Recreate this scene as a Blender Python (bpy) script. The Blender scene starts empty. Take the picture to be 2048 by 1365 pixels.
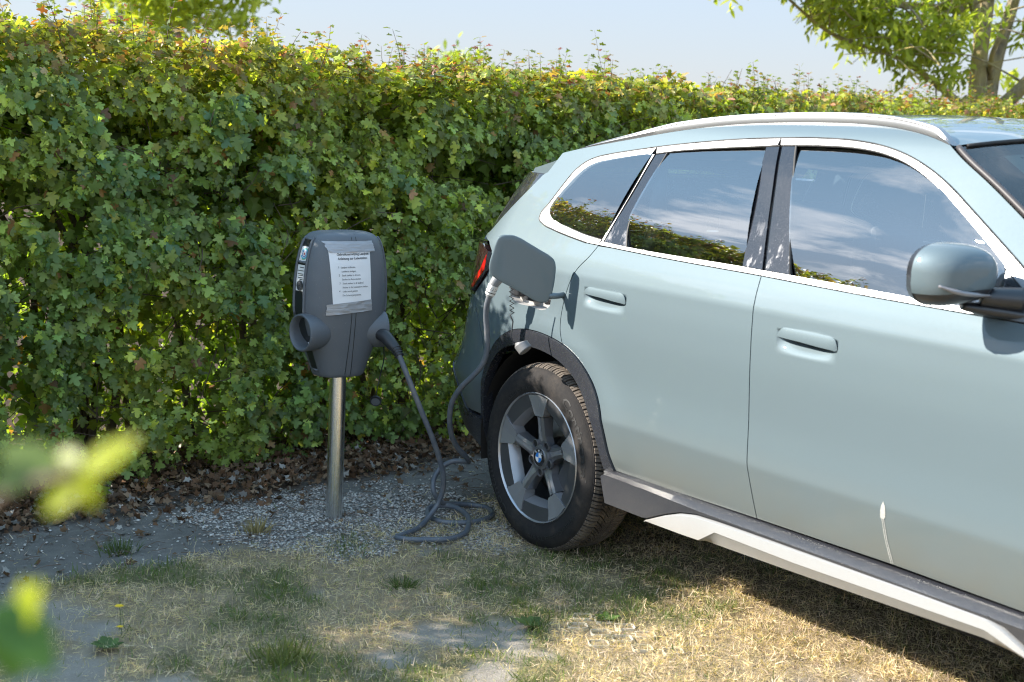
import bpy, math, random
import numpy as np
from mathutils import Vector, Matrix, geometry

SC = bpy.context.scene
COL = SC.collection
RNG = np.random.default_rng(7)
random.seed(7)

# ------------------------------------------------------------------ camera, sky, sun, exposure
PITCH, ROLL, CAMH = math.radians(8.89), math.radians(2.70), 1.582
cd = bpy.data.cameras.new('camera')
cam = bpy.data.objects.new('camera', cd); COL.objects.link(cam)
cd.lens = 50.0; cd.sensor_width = 36.0; cd.clip_start = 0.05; cd.clip_end = 2000
_f = Vector((0, math.cos(PITCH), -math.sin(PITCH))); _u = Vector((0, math.sin(PITCH), math.cos(PITCH))); _r = Vector((1, 0, 0))
_R = _r * math.cos(ROLL) + _u * math.sin(ROLL); _U = _u * math.cos(ROLL) - _r * math.sin(ROLL)
M = Matrix(((_R.x, _U.x, -_f.x, 0), (_R.y, _U.y, -_f.y, 0), (_R.z, _U.z, -_f.z, CAMH), (0, 0, 0, 1)))
cam.matrix_world = M
cd.dof.use_dof = True; cd.dof.focus_distance = 5.4; cd.dof.aperture_fstop = 3.8
SC.camera = cam

SUN = Vector((-1.66, 0.07, 1.0)).normalized()           # towards the sun
SUN_EL = math.asin(SUN.z); SUN_AZ = math.atan2(SUN.x, SUN.y)
sl = bpy.data.lights.new('sun', 'SUN'); sl.energy = 4.2; sl.angle = math.radians(0.5); sl.color = (1.0, 0.93, 0.82)
so = bpy.data.objects.new('sun', sl); COL.objects.link(so); so.location = SUN * 30
so.rotation_euler = SUN.to_track_quat('Z', 'Y').to_euler()

W = bpy.data.worlds.new('World'); SC.world = W; W.use_nodes = True
nt = W.node_tree; nt.nodes.clear(); N = nt.nodes.new; Lk = nt.links.new
wo = N('ShaderNodeOutputWorld'); bg = N('ShaderNodeBackground'); sky = N('ShaderNodeTexSky')
sky.sky_type = 'NISHITA'; sky.sun_disc = False; sky.sun_elevation = SUN_EL; sky.sun_rotation = SUN_AZ
sky.air_density = 1.0; sky.dust_density = 0.25; sky.ozone_density = 2.2; sky.altitude = 0
bg.inputs[1].default_value = 0.105
geo_ = N('ShaderNodeTexCoord'); sep = N('ShaderNodeSeparateXYZ'); Lk(geo_.outputs['Generated'], sep.inputs[0])
def wmath(op, a, b=None):
    n_ = N('ShaderNodeMath'); n_.operation = op
    for i_, v_ in enumerate((a, b)):
        if v_ is None: continue
        if isinstance(v_, (int, float)): n_.inputs[i_].default_value = v_
        else: Lk(v_, n_.inputs[i_])
    return n_.outputs[0]
zc = wmath('MAXIMUM', sep.outputs[2], 0.05)
cmb = N('ShaderNodeCombineXYZ'); Lk(wmath('DIVIDE', sep.outputs[0], zc), cmb.inputs[0]); Lk(wmath('DIVIDE', sep.outputs[1], zc), cmb.inputs[1])
cn = N('ShaderNodeTexNoise'); cn.inputs['Scale'].default_value = 0.85; cn.inputs['Detail'].default_value = 9; cn.inputs['Roughness'].default_value = 0.62
cn.inputs['Distortion'].default_value = 0.35
mp = N('ShaderNodeMapping'); mp.inputs['Location'].default_value = (4.1, 2.4, 0); mp.inputs['Scale'].default_value = (0.8, 1.9, 1); Lk(cmb.outputs[0], mp.inputs[0]); Lk(mp.outputs[0], cn.inputs['Vector'])
cr_ = N('ShaderNodeValToRGB'); cr_.color_ramp.elements[0].position = 0.50; cr_.color_ramp.elements[1].position = 0.63; Lk(cn.outputs['Fac'], cr_.inputs[0])
zmask = N('ShaderNodeMapRange'); zmask.inputs[1].default_value = 0.10; zmask.inputs[2].default_value = 0.22; Lk(sep.outputs[2], zmask.inputs[0])
zm2 = N('ShaderNodeMapRange'); zm2.inputs[1].default_value = 0.9; zm2.inputs[2].default_value = 0.6; Lk(sep.outputs[2], zm2.inputs[0])
cf = wmath('MULTIPLY', wmath('MULTIPLY', cr_.outputs[0], zmask.outputs[0]), wmath('MULTIPLY', zm2.outputs[0], 0.6))
mx = N('ShaderNodeMixRGB'); mx.inputs[2].default_value = (9.0, 9.2, 9.6, 1); Lk(cf, mx.inputs[0])
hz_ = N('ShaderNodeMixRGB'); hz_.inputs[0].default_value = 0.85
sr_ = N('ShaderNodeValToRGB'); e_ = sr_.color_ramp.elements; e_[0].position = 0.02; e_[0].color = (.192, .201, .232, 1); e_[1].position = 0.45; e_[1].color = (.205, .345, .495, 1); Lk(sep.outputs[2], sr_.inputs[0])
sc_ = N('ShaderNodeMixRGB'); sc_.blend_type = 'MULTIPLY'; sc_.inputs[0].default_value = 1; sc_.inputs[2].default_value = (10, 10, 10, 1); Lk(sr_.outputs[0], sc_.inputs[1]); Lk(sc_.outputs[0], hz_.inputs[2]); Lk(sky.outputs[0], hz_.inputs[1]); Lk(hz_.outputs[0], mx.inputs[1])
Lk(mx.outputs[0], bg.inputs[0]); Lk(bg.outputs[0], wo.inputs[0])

SC.view_settings.view_transform = 'Standard'; SC.view_settings.look = 'None'
SC.view_settings.exposure = 1.55; SC.view_settings.gamma = 1.0; SC.view_settings.use_curve_mapping = False
SC.render.engine = 'CYCLES'
SC.cycles.use_denoising = True; SC.cycles.filter_width = 1.15
SC.cycles.max_bounces = 8; SC.cycles.transparent_max_bounces = 12
SC.cycles.diffuse_bounces = 3; SC.cycles.glossy_bounces = 4; SC.cycles.transmission_bounces = 4
SC.cycles.use_adaptive_sampling = True; SC.cycles.adaptive_threshold = 0.02
SC.cycles.caustics_reflective = False; SC.cycles.caustics_refractive = False
SC.cycles.sample_clamp_indirect = 6.0

# ------------------------------------------------------------------ helpers
def tag(o, label=None, cat=None, group=None, kind=None):
    if label: o['label'] = label
    if cat: o['category'] = cat
    if group: o['group'] = group
    if kind: o['kind'] = kind
    return o

def empty(name, loc=(0, 0, 0), rz=0.0, parent=None):
    o = bpy.data.objects.new(name, None); COL.objects.link(o); o.location = loc; o.rotation_euler = (0, 0, rz)
    o.empty_display_size = 0.1
    if parent: o.parent = parent
    return o

def link(name, me, parent=None, mat=None):
    o = bpy.data.objects.new(name, me); COL.objects.link(o)
    if mat is not None and not me.materials: me.materials.append(mat)
    if parent: o.parent = parent
    return o

def mk(name, V, F, mat, parent=None, smooth=False, sharp=None):
    me = bpy.data.meshes.new(name)
    me.from_pydata([tuple(map(float, v)) for v in V], [], [tuple(int(i) for i in f) for f in F])
    if smooth: me.polygons.foreach_set('use_smooth', [True] * len(me.polygons))
    me.update()
    if sharp is not None: me.set_sharp_from_angle(angle=math.radians(sharp))
    return link(name, me, parent, mat)

class NB:
    "node-material builder"
    def __init__(s, name):
        s.m = bpy.data.materials.new(name); s.m.use_nodes = True; s.nt = s.m.node_tree; s.nt.nodes.clear()
        s.out = s.n('ShaderNodeOutputMaterial'); s.p = s.n('ShaderNodeBsdfPrincipled'); s.l(s.p.outputs[0], s.out.inputs[0])
    def n(s, t): return s.nt.nodes.new(t)
    def l(s, a, b): s.nt.links.new(a, b)
    def set(s, **k):
        for a, v in k.items():
            a = a.replace('_', ' ')
            i = s.p.inputs[a]
            if isinstance(v, tuple): i.default_value = v if len(v) == 4 else (*v, 1)
            elif isinstance(v, (int, float)): i.default_value = v
            else: s.l(v, i)
        return s
    def noise(s, scale, detail=3, rough=.5, vec=None, dist=0):
        t = s.n('ShaderNodeTexNoise'); t.inputs['Scale'].default_value = scale; t.inputs['Detail'].default_value = detail
        t.inputs['Roughness'].default_value = rough; t.inputs['Distortion'].default_value = dist
        if vec is not None: s.l(vec, t.inputs['Vector'])
        return t.outputs['Fac']
    def ramp(s, fac, stops):
        r = s.n('ShaderNodeValToRGB'); s.l(fac, r.inputs[0]); e = r.color_ramp.elements
        while len(e) < len(stops): e.new(.5)
        for q, (p, c) in zip(e, stops):
            q.position = p; q.color = (c, c, c, 1) if isinstance(c, (int, float)) else (*c, 1)
        return r.outputs[0]
    def mix(s, f, a, b, typ='MIX'):
        m = s.n('ShaderNodeMixRGB'); m.blend_type = typ
        for i, v in enumerate((f, a, b)):
            if isinstance(v, tuple): m.inputs[i].default_value = (*v, 1)
            elif isinstance(v, (int, float)): m.inputs[i].default_value = v
            else: s.l(v, m.inputs[i])
        return m.outputs[0]
    def math(s, op, a, b=None, c=None, clamp=False):
        m = s.n('ShaderNodeMath'); m.operation = op; m.use_clamp = clamp
        for i, v in enumerate((a, b, c)):
            if v is None: continue
            if isinstance(v, (int, float)): m.inputs[i].default_value = v
            else: s.l(v, m.inputs[i])
        return m.outputs[0]
    def obj(s): return s.n('ShaderNodeTexCoord').outputs['Object']
    def pos(s): return s.n('ShaderNodeNewGeometry').outputs['Position']
    def xyz(s, v):
        q = s.n('ShaderNodeSeparateXYZ'); s.l(v, q.inputs[0]); return q.outputs
    def attr(s, nm):
        a = s.n('ShaderNodeAttribute'); a.attribute_name = nm; return a.outputs['Color']
    def bump(s, h, dist=.002, st=1.0):
        b = s.n('ShaderNodeBump'); b.inputs['Distance'].default_value = dist; b.inputs['Strength'].default_value = st
        s.l(h, b.inputs['Height']); s.l(b.outputs[0], s.p.inputs['Normal']); return b.outputs[0]

def simple(name, col, rough=.5, metal=0., coat=0., bump=None, var=.12, scale=40, spec=.5):
    b = NB(name); v = b.obj()
    c = b.mix(b.noise(scale, 4, .6, v), tuple(x * (1 - var) for x in col), tuple(min(1, x * (1 + var)) for x in col))
    b.set(Base_Color=c, Roughness=rough, Metallic=metal, Coat_Weight=coat, Coat_Roughness=.04, Specular_IOR_Level=spec)
    if bump: b.bump(b.noise(bump[0], 4, .6, v), bump[1])
    return b.m

def leafmat(name, trans=.35, gloss=.5, tboost=1.6, spec=.28):
    b = NB(name); c = b.attr('tint'); v = b.pos()
    c2 = b.mix(b.math('MULTIPLY', b.noise(55, 2, .5, v), .35), c, b.mix(1.0, c, (.65, .62, .5), 'MULTIPLY'))
    b.set(Base_Color=c2, Roughness=gloss, Specular_IOR_Level=spec)
    t = b.n('ShaderNodeBsdfTranslucent'); b.l(b.mix(1.0, c2, (1.5 * tboost / 1.6, 1.25 * tboost / 1.6 * 1.25, .55), 'MULTIPLY'), t.inputs[0])
    m = b.n('ShaderNodeMixShader'); m.inputs[0].default_value = trans
    b.l(b.p.outputs[0], m.inputs[1]); b.l(t.outputs[0], m.inputs[2]); b.l(m.outputs[0], b.out.inputs[0])
    return b.m

def crom(P, n=8, closed=False):
    P = np.asarray(P, float); out = []; K = len(P)
    rng = range(K if closed else K - 1)
    for i in rng:
        p0 = P[(i - 1) % K] if closed or i > 0 else 2 * P[0] - P[1]
        p1 = P[i]; p2 = P[(i + 1) % K]
        p3 = P[(i + 2) % K] if closed or i + 2 < K else 2 * P[-1] - P[-2]
        # centripetal-ish: scale tangents by chord lengths
        d1 = np.linalg.norm(p2 - p1) + 1e-9; d0 = np.linalg.norm(p1 - p0) + 1e-9; d2 = np.linalg.norm(p3 - p2) + 1e-9
        m1 = (p2 - p1) / d1 * d0 / (d0 + d1) + (p1 - p0) / d0 * d1 / (d0 + d1)
        m2 = (p3 - p2) / d2 * d1 / (d1 + d2) + (p2 - p1) / d1 * d2 / (d1 + d2)
        m1 = m1 * d1; m2 = m2 * d1
        for k in range(n):
            t = k / n
            out.append((2*t**3-3*t**2+1)*p1 + (t**3-2*t**2+t)*m1 + (-2*t**3+3*t**2)*p2 + (t**3-t**2)*m2)
    if not closed: out.append(P[-1])
    return np.array(out)

def tube_arrays(path, rad, seg=8, squash=1.0, closed=False):
    P = np.asarray(path, float); K = len(P)
    rad = np.full(K, rad) if np.isscalar(rad) else np.interp(np.linspace(0, 1, K), np.linspace(0, 1, len(rad)), rad)
    T = np.gradient(P, axis=0); T /= np.linalg.norm(T, axis=1, keepdims=True) + 1e-12
    u = np.cross(T[0], [0, 0, 1.]);
    if np.linalg.norm(u) < .1: u = np.cross(T[0], [1., 0, 0])
    V = []
    for i in range(K):
        u = u - T[i] * (u @ T[i]); u /= np.linalg.norm(u); w = np.cross(T[i], u)
        for k in range(seg):
            a = 2 * math.pi * k / seg
            V.append(P[i] + rad[i] * (math.cos(a) * u + math.sin(a) * w * squash))
    F = [(i*seg+k, i*seg+(k+1) % seg, (i+1)*seg+(k+1) % seg, (i+1)*seg+k) for i in range(K-1) for k in range(seg)]
    F.append(tuple(range(seg))[::-1]); F.append(tuple((K-1)*seg+k for k in range(seg)))
    return V, F

def tube(name, path, rad, mat, parent=None, seg=10, sm=6, squash=1.0):
    p = crom(path, sm) if sm > 1 else np.asarray(path, float)
    V, F = tube_arrays(p, rad, seg, squash)
    return mk(name, V, F, mat, parent, True, 50)

class Soup:
    "several shapes joined into one mesh"
    def __init__(s): s.V = []; s.F = []
    def add(s, V, F):
        o = len(s.V); s.V += [tuple(v) for v in V]; s.F += [tuple(i + o for i in f) for f in F]; return s
    def box(s, c, h, R=None):
        V = [np.array([x, y, z]) * h for x in (-1, 1) for y in (-1, 1) for z in (-1, 1)]
        if R is not None: V = [R @ v for v in V]
        return s.add([v + np.array(c) for v in V], [(0,1,3,2),(4,6,7,5),(0,4,5,1),(2,3,7,6),(0,2,6,4),(1,5,7,3)])
    def tube(s, path, rad, seg=6, sm=4):
        return s.add(*tube_arrays(crom(path, sm) if sm > 1 else path, rad, seg))
    def build(s, name, mat, parent=None, smooth=False, sharp=None): return mk(name, s.V, s.F, mat, parent, smooth, sharp)

def bevel(o, w=.004, seg=2, ang=40):
    m = o.modifiers.new('bevel', 'BEVEL'); m.width = w; m.segments = seg; m.limit_method = 'ANGLE'; m.angle_limit = math.radians(ang)
    m.harden_normals = False
    return o

def quats_to_mats(nrm, tip):
    "columns x, y(tip), z(normal)"
    z = nrm / (np.linalg.norm(nrm, axis=1, keepdims=True) + 1e-9)
    y = tip - z * np.sum(tip * z, 1, keepdims=True); y /= np.linalg.norm(y, axis=1, keepdims=True) + 1e-9
    x = np.cross(y, z)
    return np.stack([x, y, z], 2)

def scatter(name, templates, pos, R, scale, tint, mat, parent=None, smooth=False, kind='stuff'):
    "one joined mesh of many transformed copies; tint per copy as point colour"
    n = len(pos); which = np.arange(n) % len(templates)
    VV, FF, CC = [], [], []; off = 0
    if scale.ndim == 1: scale = np.repeat(scale[:, None], 3, 1)
    for t, (tv, tf) in enumerate(templates):
        idx = np.where(which == t)[0]
        if not len(idx): continue
        tv = np.asarray(tv, float); tf = np.asarray(tf, int)
        v = tv[None] * scale[idx][:, None, :]
        v = np.einsum('nij,nkj->nki', R[idx], v) + pos[idx][:, None, :]
        f = tf[None] + (np.arange(len(idx)) * len(tv))[:, None, None] + off
        VV.append(v.reshape(-1, 3)); FF.append(f.reshape(-1, 3)); CC.append(np.repeat(tint[idx], len(tv), 0))
        off += len(idx) * len(tv)
    V = np.concatenate(VV); F = np.concatenate(FF); C_ = np.concatenate(CC)
    me = trimesh(name, V, F, C_, smooth)
    o = link(name, me, parent, mat)
    if kind: o['kind'] = kind
    return o

def trimesh(name, V, F, C_=None, smooth=False):
    me = bpy.data.meshes.new(name)
    me.vertices.add(len(V)); me.vertices.foreach_set('co', V.astype(np.float32).ravel())
    me.loops.add(len(F) * 3); me.loops.foreach_set('vertex_index', F.astype(np.int32).ravel())
    me.polygons.add(len(F)); me.polygons.foreach_set('loop_start', np.arange(0, len(F) * 3, 3, dtype=np.int32))
    me.polygons.foreach_set('loop_total', np.full(len(F), 3, dtype=np.int32))
    if smooth: me.polygons.foreach_set('use_smooth', np.ones(len(F), dtype=bool))
    me.update(calc_edges=True)
    if C_ is not None:
        a = me.color_attributes.new('tint', 'FLOAT_COLOR', 'POINT')
        a.data.foreach_set('color', np.concatenate([C_, np.ones((len(C_), 1))], 1).astype(np.float32).ravel())
    return me

def hash2(ix, iy, s):
    h = (ix.astype(np.int64) * 374761393 + iy.astype(np.int64) * 668265263 + s * 1442695041) & 0xffffffff
    h = ((h ^ (h >> 13)) * 1274126177) & 0xffffffff
    return ((h ^ (h >> 16)) & 0xffff) / 65535.0
def vnoise(x, y, s=0):
    ix = np.floor(x); iy = np.floor(y); fx = x - ix; fy = y - iy; fx = fx*fx*(3-2*fx); fy = fy*fy*(3-2*fy)
    a = hash2(ix, iy, s); b = hash2(ix+1, iy, s); c = hash2(ix, iy+1, s); d = hash2(ix+1, iy+1, s)
    return (a*(1-fx)+b*fx)*(1-fy)+(c*(1-fx)+d*fx)*fy
def fbm(x, y, s=0, o=4):
    r = 0; a = .5; t = 0
    for i in range(o): r = r + a*vnoise(x*2**i, y*2**i, s+i); t += a; a *= .5
    return r / t

def text_mesh(s, size, bold=False):
    cu = bpy.data.curves.new('lettering', 'FONT'); cu.body = s; cu.size = size; cu.resolution_u = 2
    cu.offset = size * (.018 if bold else 0.002)
    o = bpy.data.objects.new('lettering', cu); COL.objects.link(o)
    dg = bpy.context.evaluated_depsgraph_get(); me = bpy.data.meshes.new_from_object(o.evaluated_get(dg))
    V = np.array([v.co[:] for v in me.vertices]).reshape(-1, 3); F = [tuple(p.vertices) for p in me.polygons]
    bpy.data.objects.remove(o); bpy.data.meshes.remove(me); bpy.data.curves.remove(cu)
    return V, F
# ------------------------------------------------------------------ ground: one sheet with its soil, thatch and bare crust
B0 = np.array([-1.916, 5.234]); HD = np.array([.729, .685]); HN = np.array([.685, -.729])   # hedge foot line, its direction, its camera-side normal
POLE = np.array([-.667, 5.417])
def hdist(x, y): return (x - B0[0]) * HN[0] + (y - B0[1]) * HN[1]
def halong(x, y): return (x - B0[0]) * HD[0] + (y - B0[1]) * HD[1]
def masks(x, y):
    d = hdist(x, y); t = halong(x, y)
    w = fbm(x * 3.1, y * 3.1, 11) - .5; w2 = fbm(x * 9, y * 9, 12, 3) - .5
    edge = .80 + .10 * np.clip(t - .2, 0, 1.2) - .10 * np.clip(t - 1.2, 0, 2) + .35 * w + .10 * w2
    grass = np.clip((d - edge) / .10 + .5, 0, 1)
    litter = np.clip((.25 + .4 * w + .25 * w2 - d) / .16 + .5, 0, 1)
    rp = np.hypot((x - POLE[0] - .12) / 1.5, y - POLE[1] - .02)
    gravel = np.clip((.52 + .5 * w2 + .2 * w - rp) / .15, 0, 1) * (1 - litter * .6)
    b = fbm(x * 3.3 + 7, y * 3.3, 21, 4); b2 = fbm(x * 14, y * 14, 24, 2)
    near = np.clip((4.55 - y) / .5, 0, 1) * np.clip((.1 - x) / .5, 0, 1)
    patch = np.clip(1.2 - np.hypot((x - .33) / .30, (y - 4.22) / .22), 0, 1)
    bare = np.clip((b + .14 * (b2 - .5) + .15 * near + .16 * patch - .665) / .09, 0, 1) * grass
    g = fbm(x * 2.6 + 3, y * 2.6 + 9, 31, 4)
    carshade = np.clip((x - .3), 0, 1) * 0
    green = np.clip((g - .56) / .14 - .35 * np.clip((4.75 - y) / .5, 0, 1) * np.clip((x - .1) / .4, 0, 1), 0, 1)
    return grass, litter, gravel, bare, green

def build_ground():
    xs = np.concatenate([np.geomspace(-900, -8, 14)[:-1] if False else -np.geomspace(900, 5.2, 16)[:-1], np.arange(-4.2, 5.0, .025), np.geomspace(5.2, 900, 16)])
    ys = np.concatenate([-np.geomspace(900, 1.2, 14), np.arange(-.4, 2.8, .12), np.arange(2.8, 7.6, .025), np.arange(7.7, 12, .3), np.geomspace(12.5, 900, 16)])
    X, Y = np.meshgrid(xs, ys); x = X.ravel(); y = Y.ravel()
    grass, litter, gravel, bare, green = masks(x, y)
    nearm = ((np.abs(x) < 6) & (y > -1) & (y < 9)).astype(float)
    z = (fbm(x * 7, y * 7, 41, 3) - .5) * .012 + (fbm(x * 40, y * 40, 45, 2) - .5) * .006 + litter * .012 - bare * .006
    z = z * nearm - .004
    under = np.exp(-((x - .1) ** 2 + (y - 5.13) ** 2) / .05); z = z * (1 - under)
    n1 = fbm(x * 30, y * 30, 51, 3)[:, None]; n2 = fbm(x * 5, y * 5, 52, 4)[:, None]
    soil = np.array([.27, .255, .235]) * (.75 + .5 * n1) * (.8 + .4 * n2)
    thatch = (np.array([.40, .32, .21]) * (1 - .55 * green[:, None]) + np.array([.13, .15, .055]) * .55 * green[:, None]) * (.62 + .75 * n1)
    bc = np.array([.44, .395, .34]) * (.82 + .3 * n1)
    lc = np.array([.10, .07, .05]) * (.6 + .8 * n1)
    gc = np.array([.32, .295, .27]) * (.7 + .6 * n1)
    c = soil * (1 - grass[:, None]) + thatch * grass[:, None]
    c = c * (1 - bare[:, None]) + bc * bare[:, None]
    c = c * (1 - gravel[:, None]) + gc * gravel[:, None]
    c = c * (1 - litter[:, None]) + lc * litter[:, None]
    ny, nx = X.shape; i = np.arange(ny - 1)[:, None] * nx + np.arange(nx - 1)[None]
    i = i.ravel(); F = np.concatenate([np.stack([i, i + 1, i + nx + 1], 1), np.stack([i, i + nx + 1, i + nx], 1)])
    me = trimesh('ground', np.stack([x, y, z], 1), F, c, True)
    b = NB('ground_soil'); v = b.pos(); col = b.attr('tint')
    f1 = b.noise(160, 4, .65, v); f2 = b.noise(420, 2, .6, v)
    col = b.mix(b.math('MULTIPLY', f1, .8), col, b.mix(1.0, col, (.45, .42, .4), 'MULTIPLY'))
    col = b.mix(b.ramp(f2, [(.62, 0.), (.70, .6)]), col, b.mix(1.0, col, (1.9, 1.8, 1.7), 'MULTIPLY'))
    b.set(Base_Color=col, Roughness=.95, Specular_IOR_Level=.15); b.bump(b.math('ADD', f1, b.math('MULTIPLY', f2, .5)), .006)
    o = link('ground', me, None, b.m); o['kind'] = 'structure'
build_ground()

def rotz_tilt(n, tilt_lo, tilt_hi):
    "random frames whose z axis is tilted from up by an angle in the given range"
    az = RNG.uniform(0, 2 * math.pi, n); tl = RNG.uniform(tilt_lo, tilt_hi, n)
    z = np.stack([np.sin(tl) * np.cos(az), np.sin(tl) * np.sin(az), np.cos(tl)], 1)
    a2 = RNG.uniform(0, 2 * math.pi, n); y = np.stack([np.cos(a2), np.sin(a2), 0 * a2], 1)
    return quats_to_mats(z, y)

def in_view(x, y, m=.25):
    "ground wedge the photograph looks at, with a margin"
    return (np.abs(x) < y * .40 + m + .25) & (y > 3.2)

grassm = leafmat('grass_blade', .25, .6, 1.5, .25)
def blade(h=1.0, w=.05, bend=.35):
    zs = [0, .55, 1.0]; V = []; F = []
    for i, t in enumerate(zs):
        ww = w * (1 - t) ** .6; yb = bend * t * t
        if i < 2: V += [(-ww, yb, t * h), (ww, yb, t * h)]
        else: V += [(0, yb, t * h)]
    F = [(0, 1, 3), (0, 3, 2), (2, 3, 4)]
    return V, F
def build_grass():
    n = 700000
    x = RNG.uniform(-2.3, 3.4, n); y = RNG.uniform(3.1, 7.0, n)
    k = in_view(x, y, .1); x, y = x[k], y[k]
    g, lit, grv, bare, green = masks(x, y)
    dens = g * (1 - .80 * bare) * (.35 + .65 * fbm(x * 11, y * 11, 61, 3)) + .012
    dens = dens * np.clip(1.15 - .10 * (y - 3), .4, 1)
    k = RNG.random(len(x)) < dens * (.70 + .25 * np.clip(x + .2, 0, 1)); x, y, green = x[k], y[k], green[k]
    n = len(x)
    clump = fbm(x * 16, y * 16, 63, 2)
    isg = RNG.random(n) < np.clip(green * .75 + .06, 0, 1) * np.clip(clump * 2.2 - .3, .08, 1)
    hgt = np.where(isg, RNG.uniform(.012, .032, n), RNG.uniform(.010, .032, n)) * (.6 + .8 * clump)
    R = rotz_tilt(n, .1, .9); flat = (~isg) & (RNG.random(n) < .6)
    Rf = rotz_tilt(n, 1.15, 1.55); R[flat] = Rf[flat]
    straw = np.array([.82, .68, .47]) * RNG.uniform(.5, 1.25, (n, 1)) * (.55 + .9 * fbm(x * 28, y * 28, 66, 2))[:, None] * np.stack([np.ones(n), RNG.uniform(.9, 1.05, n), RNG.uniform(.75, 1.2, n)], 1)
    grn = np.array([.14, .20, .055]) * RNG.uniform(.6, 1.35, (n, 1)) * np.stack([RNG.uniform(.8, 1.3, n), np.ones(n), RNG.uniform(.7, 1.2, n)], 1)
    tint = np.where(isg[:, None], grn, straw)
    sc = np.stack([hgt * RNG.uniform(.5, 1.1, n) * np.where(flat, .8, 1), hgt, hgt], 1)
    pos = np.stack([x, y, RNG.uniform(-.004, .006, n) + np.where(flat, .004, 0)], 1)
    scatter('dry_grass', [blade(1, .048, .35), blade(1, .04, .7), blade(1, .055, .1)], pos, R, sc, tint, grassm)
    tag(bpy.data.objects['dry_grass'], 'short sun-dried grass with green tufts between bare earth', 'grass', kind='stuff')
build_grass()

def rock(seed):
    r = np.random.default_rng(seed)
    V = [(1,0,0),(-1,0,0),(0,1,0),(0,-1,0),(0,0,1),(0,0,-1)]
    V = [tuple(np.array(v) * r.uniform(.6, 1.2)) for v in V]
    F = [(0,2,4),(2,1,4),(1,3,4),(3,0,4),(2,0,5),(1,2,5),(3,1,5),(0,3,5)]
    return V, F
def build_gravel():
    n = 110000; x = RNG.uniform(-1.9, 1.0, n); y = RNG.uniform(4.2, 7.0, n)
    g, lit, grv, bare, green = masks(x, y)
    k = RNG.random(n) < (grv * .85 + .05 * (1 - g)) ; x, y = x[k], y[k]; n = len(x)
    s = RNG.uniform(.0025, .0085, n) * RNG.uniform(.6, 1.2, n)
    sc = np.stack([s * 1.3, s, s * .45], 1)
    base = RNG.choice(3, n, p=[.55, .3, .15])
    cols = np.array([[.60, .56, .52], [.32, .30, .28], [.42, .33, .27]])[base] * RNG.uniform(.7, 1.2, (n, 1))
    b = NB('shell_gravel'); b.set(Base_Color=b.attr('tint'), Roughness=.8)
    scatter('shell_gravel', [rock(i) for i in range(4)], np.stack([x, y, s * .25], 1), rotz_tilt(n, 0, .5), sc, cols, b.m)
    tag(bpy.data.objects['shell_gravel'], 'pale crushed shell and grit around the foot of the steel post', 'gravel', kind='stuff')
build_gravel()

def _pchip(xk,yk,x):
    xk=np.asarray(xk,float);yk=np.asarray(yk,float)
    h=np.diff(xk);dl=np.diff(yk)/h;m=np.zeros(len(xk))
    for i in range(1,len(xk)-1):
        if dl[i-1]*dl[i]>0:
            w1=2*h[i]+h[i-1];w2=h[i]+2*h[i-1];m[i]=(w1+w2)/(w1/dl[i-1]+w2/dl[i])
    m[0]=dl[0];m[-1]=dl[-1]
    x=np.asarray(x,float);i=np.clip(np.searchsorted(xk,x)-1,0,len(xk)-2)
    t=(x-xk[i])/h[i];t=np.where(x<xk[0],(x-xk[0])/h[0],t)
    tt=np.clip(t,0,1);o=(t-tt)*h[i]
    r=(2*tt**3-3*tt**2+1)*yk[i]+(tt**3-2*tt**2+tt)*h[i]*m[i]+(-2*tt**3+3*tt**2)*yk[i+1]+(tt**3-tt**2)*h[i]*m[i+1]
    return r+np.where(t<0,m[0],m[-1])*o
SEG=[([.15,.25,.33,.40,.48,.57],[.79,.835,.866,.887,.9025,.9165]),
     ([.57,.62,.72,.85,.95,1.046],[.9165,.9135,.9105,.9115,.9085,.901]),
     ([1.046,1.09,1.155,1.25,1.38,1.50,1.545,1.58,1.61,1.63],[.901,.888,.862,.827,.776,.727,.704,.680,.640,.585])]
def Wraw(Z):
    Z=np.asarray(Z,float)
    return np.where(Z<.57,_pchip(*SEG[0],Z),np.where(Z<1.046,_pchip(*SEG[1],Z),_pchip(*SEG[2],Z)))
def W0(Z):
    return sum(Wraw(Z+d) for d in np.linspace(-.009,.009,7))/7
X0K=([.2,.45,.57,.65,.73,.80,.87,.95,1.05,1.12,1.25,1.40,1.55],[-.40,-.45,-.46,-.425,-.40,-.38,-.36,-.335,-.315,-.33,-.315,-.27,-.22])
LK=([.2,1.0,1.15,1.4,1.55],[.35,.35,.32,.25,.22])
RK=([.2,1.0,1.15,1.4,1.55],[.25,.25,.24,.2,.18])
def side_pt(u,Z):
    "car-space point of the body side for parameter u (metres forward of the rear axle) and height Z"
    u=np.asarray(u,float);Z=np.asarray(Z,float)
    X0=_pchip(*X0K,Z);L=np.interp(Z,*LK);r=np.interp(Z,*RK)
    w=W0(Z)
    g=np.clip((Z-1.10)/.4,0,1.3)
    w=w-.055*g*np.clip((.55-u)/.9,0,2)**2-.075*g*np.clip((u-1.35)/.9,0,3)**2
    w=w-.012*np.clip((.1-u)/.5,0,1.5)**2*(1-g)-.03*np.clip((u-2.6)/.6,0,3)**2
    for cx in (0.,2.692):
        rr=np.hypot(u-cx,Z-.36)
        w=w+.011*np.exp(-((rr-.47)/.075)**2)*np.clip((1.0-Z)/.2,0,1)*np.clip((Z-.35)/.1,0,1)
    s=np.clip(X0-u,0,None);ph=np.minimum(s/L,np.pi/2);ex=np.clip(s-L*np.pi/2,0,None)
    X=np.where(u>=X0,u,X0-L*np.sin(ph)-.06*(1-np.exp(-ex/.3)))
    Y=w-np.where(u>=X0,0,r*(1-np.cos(ph))+ex)
    return np.stack([X,Y,Z+0*X],-1)
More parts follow.
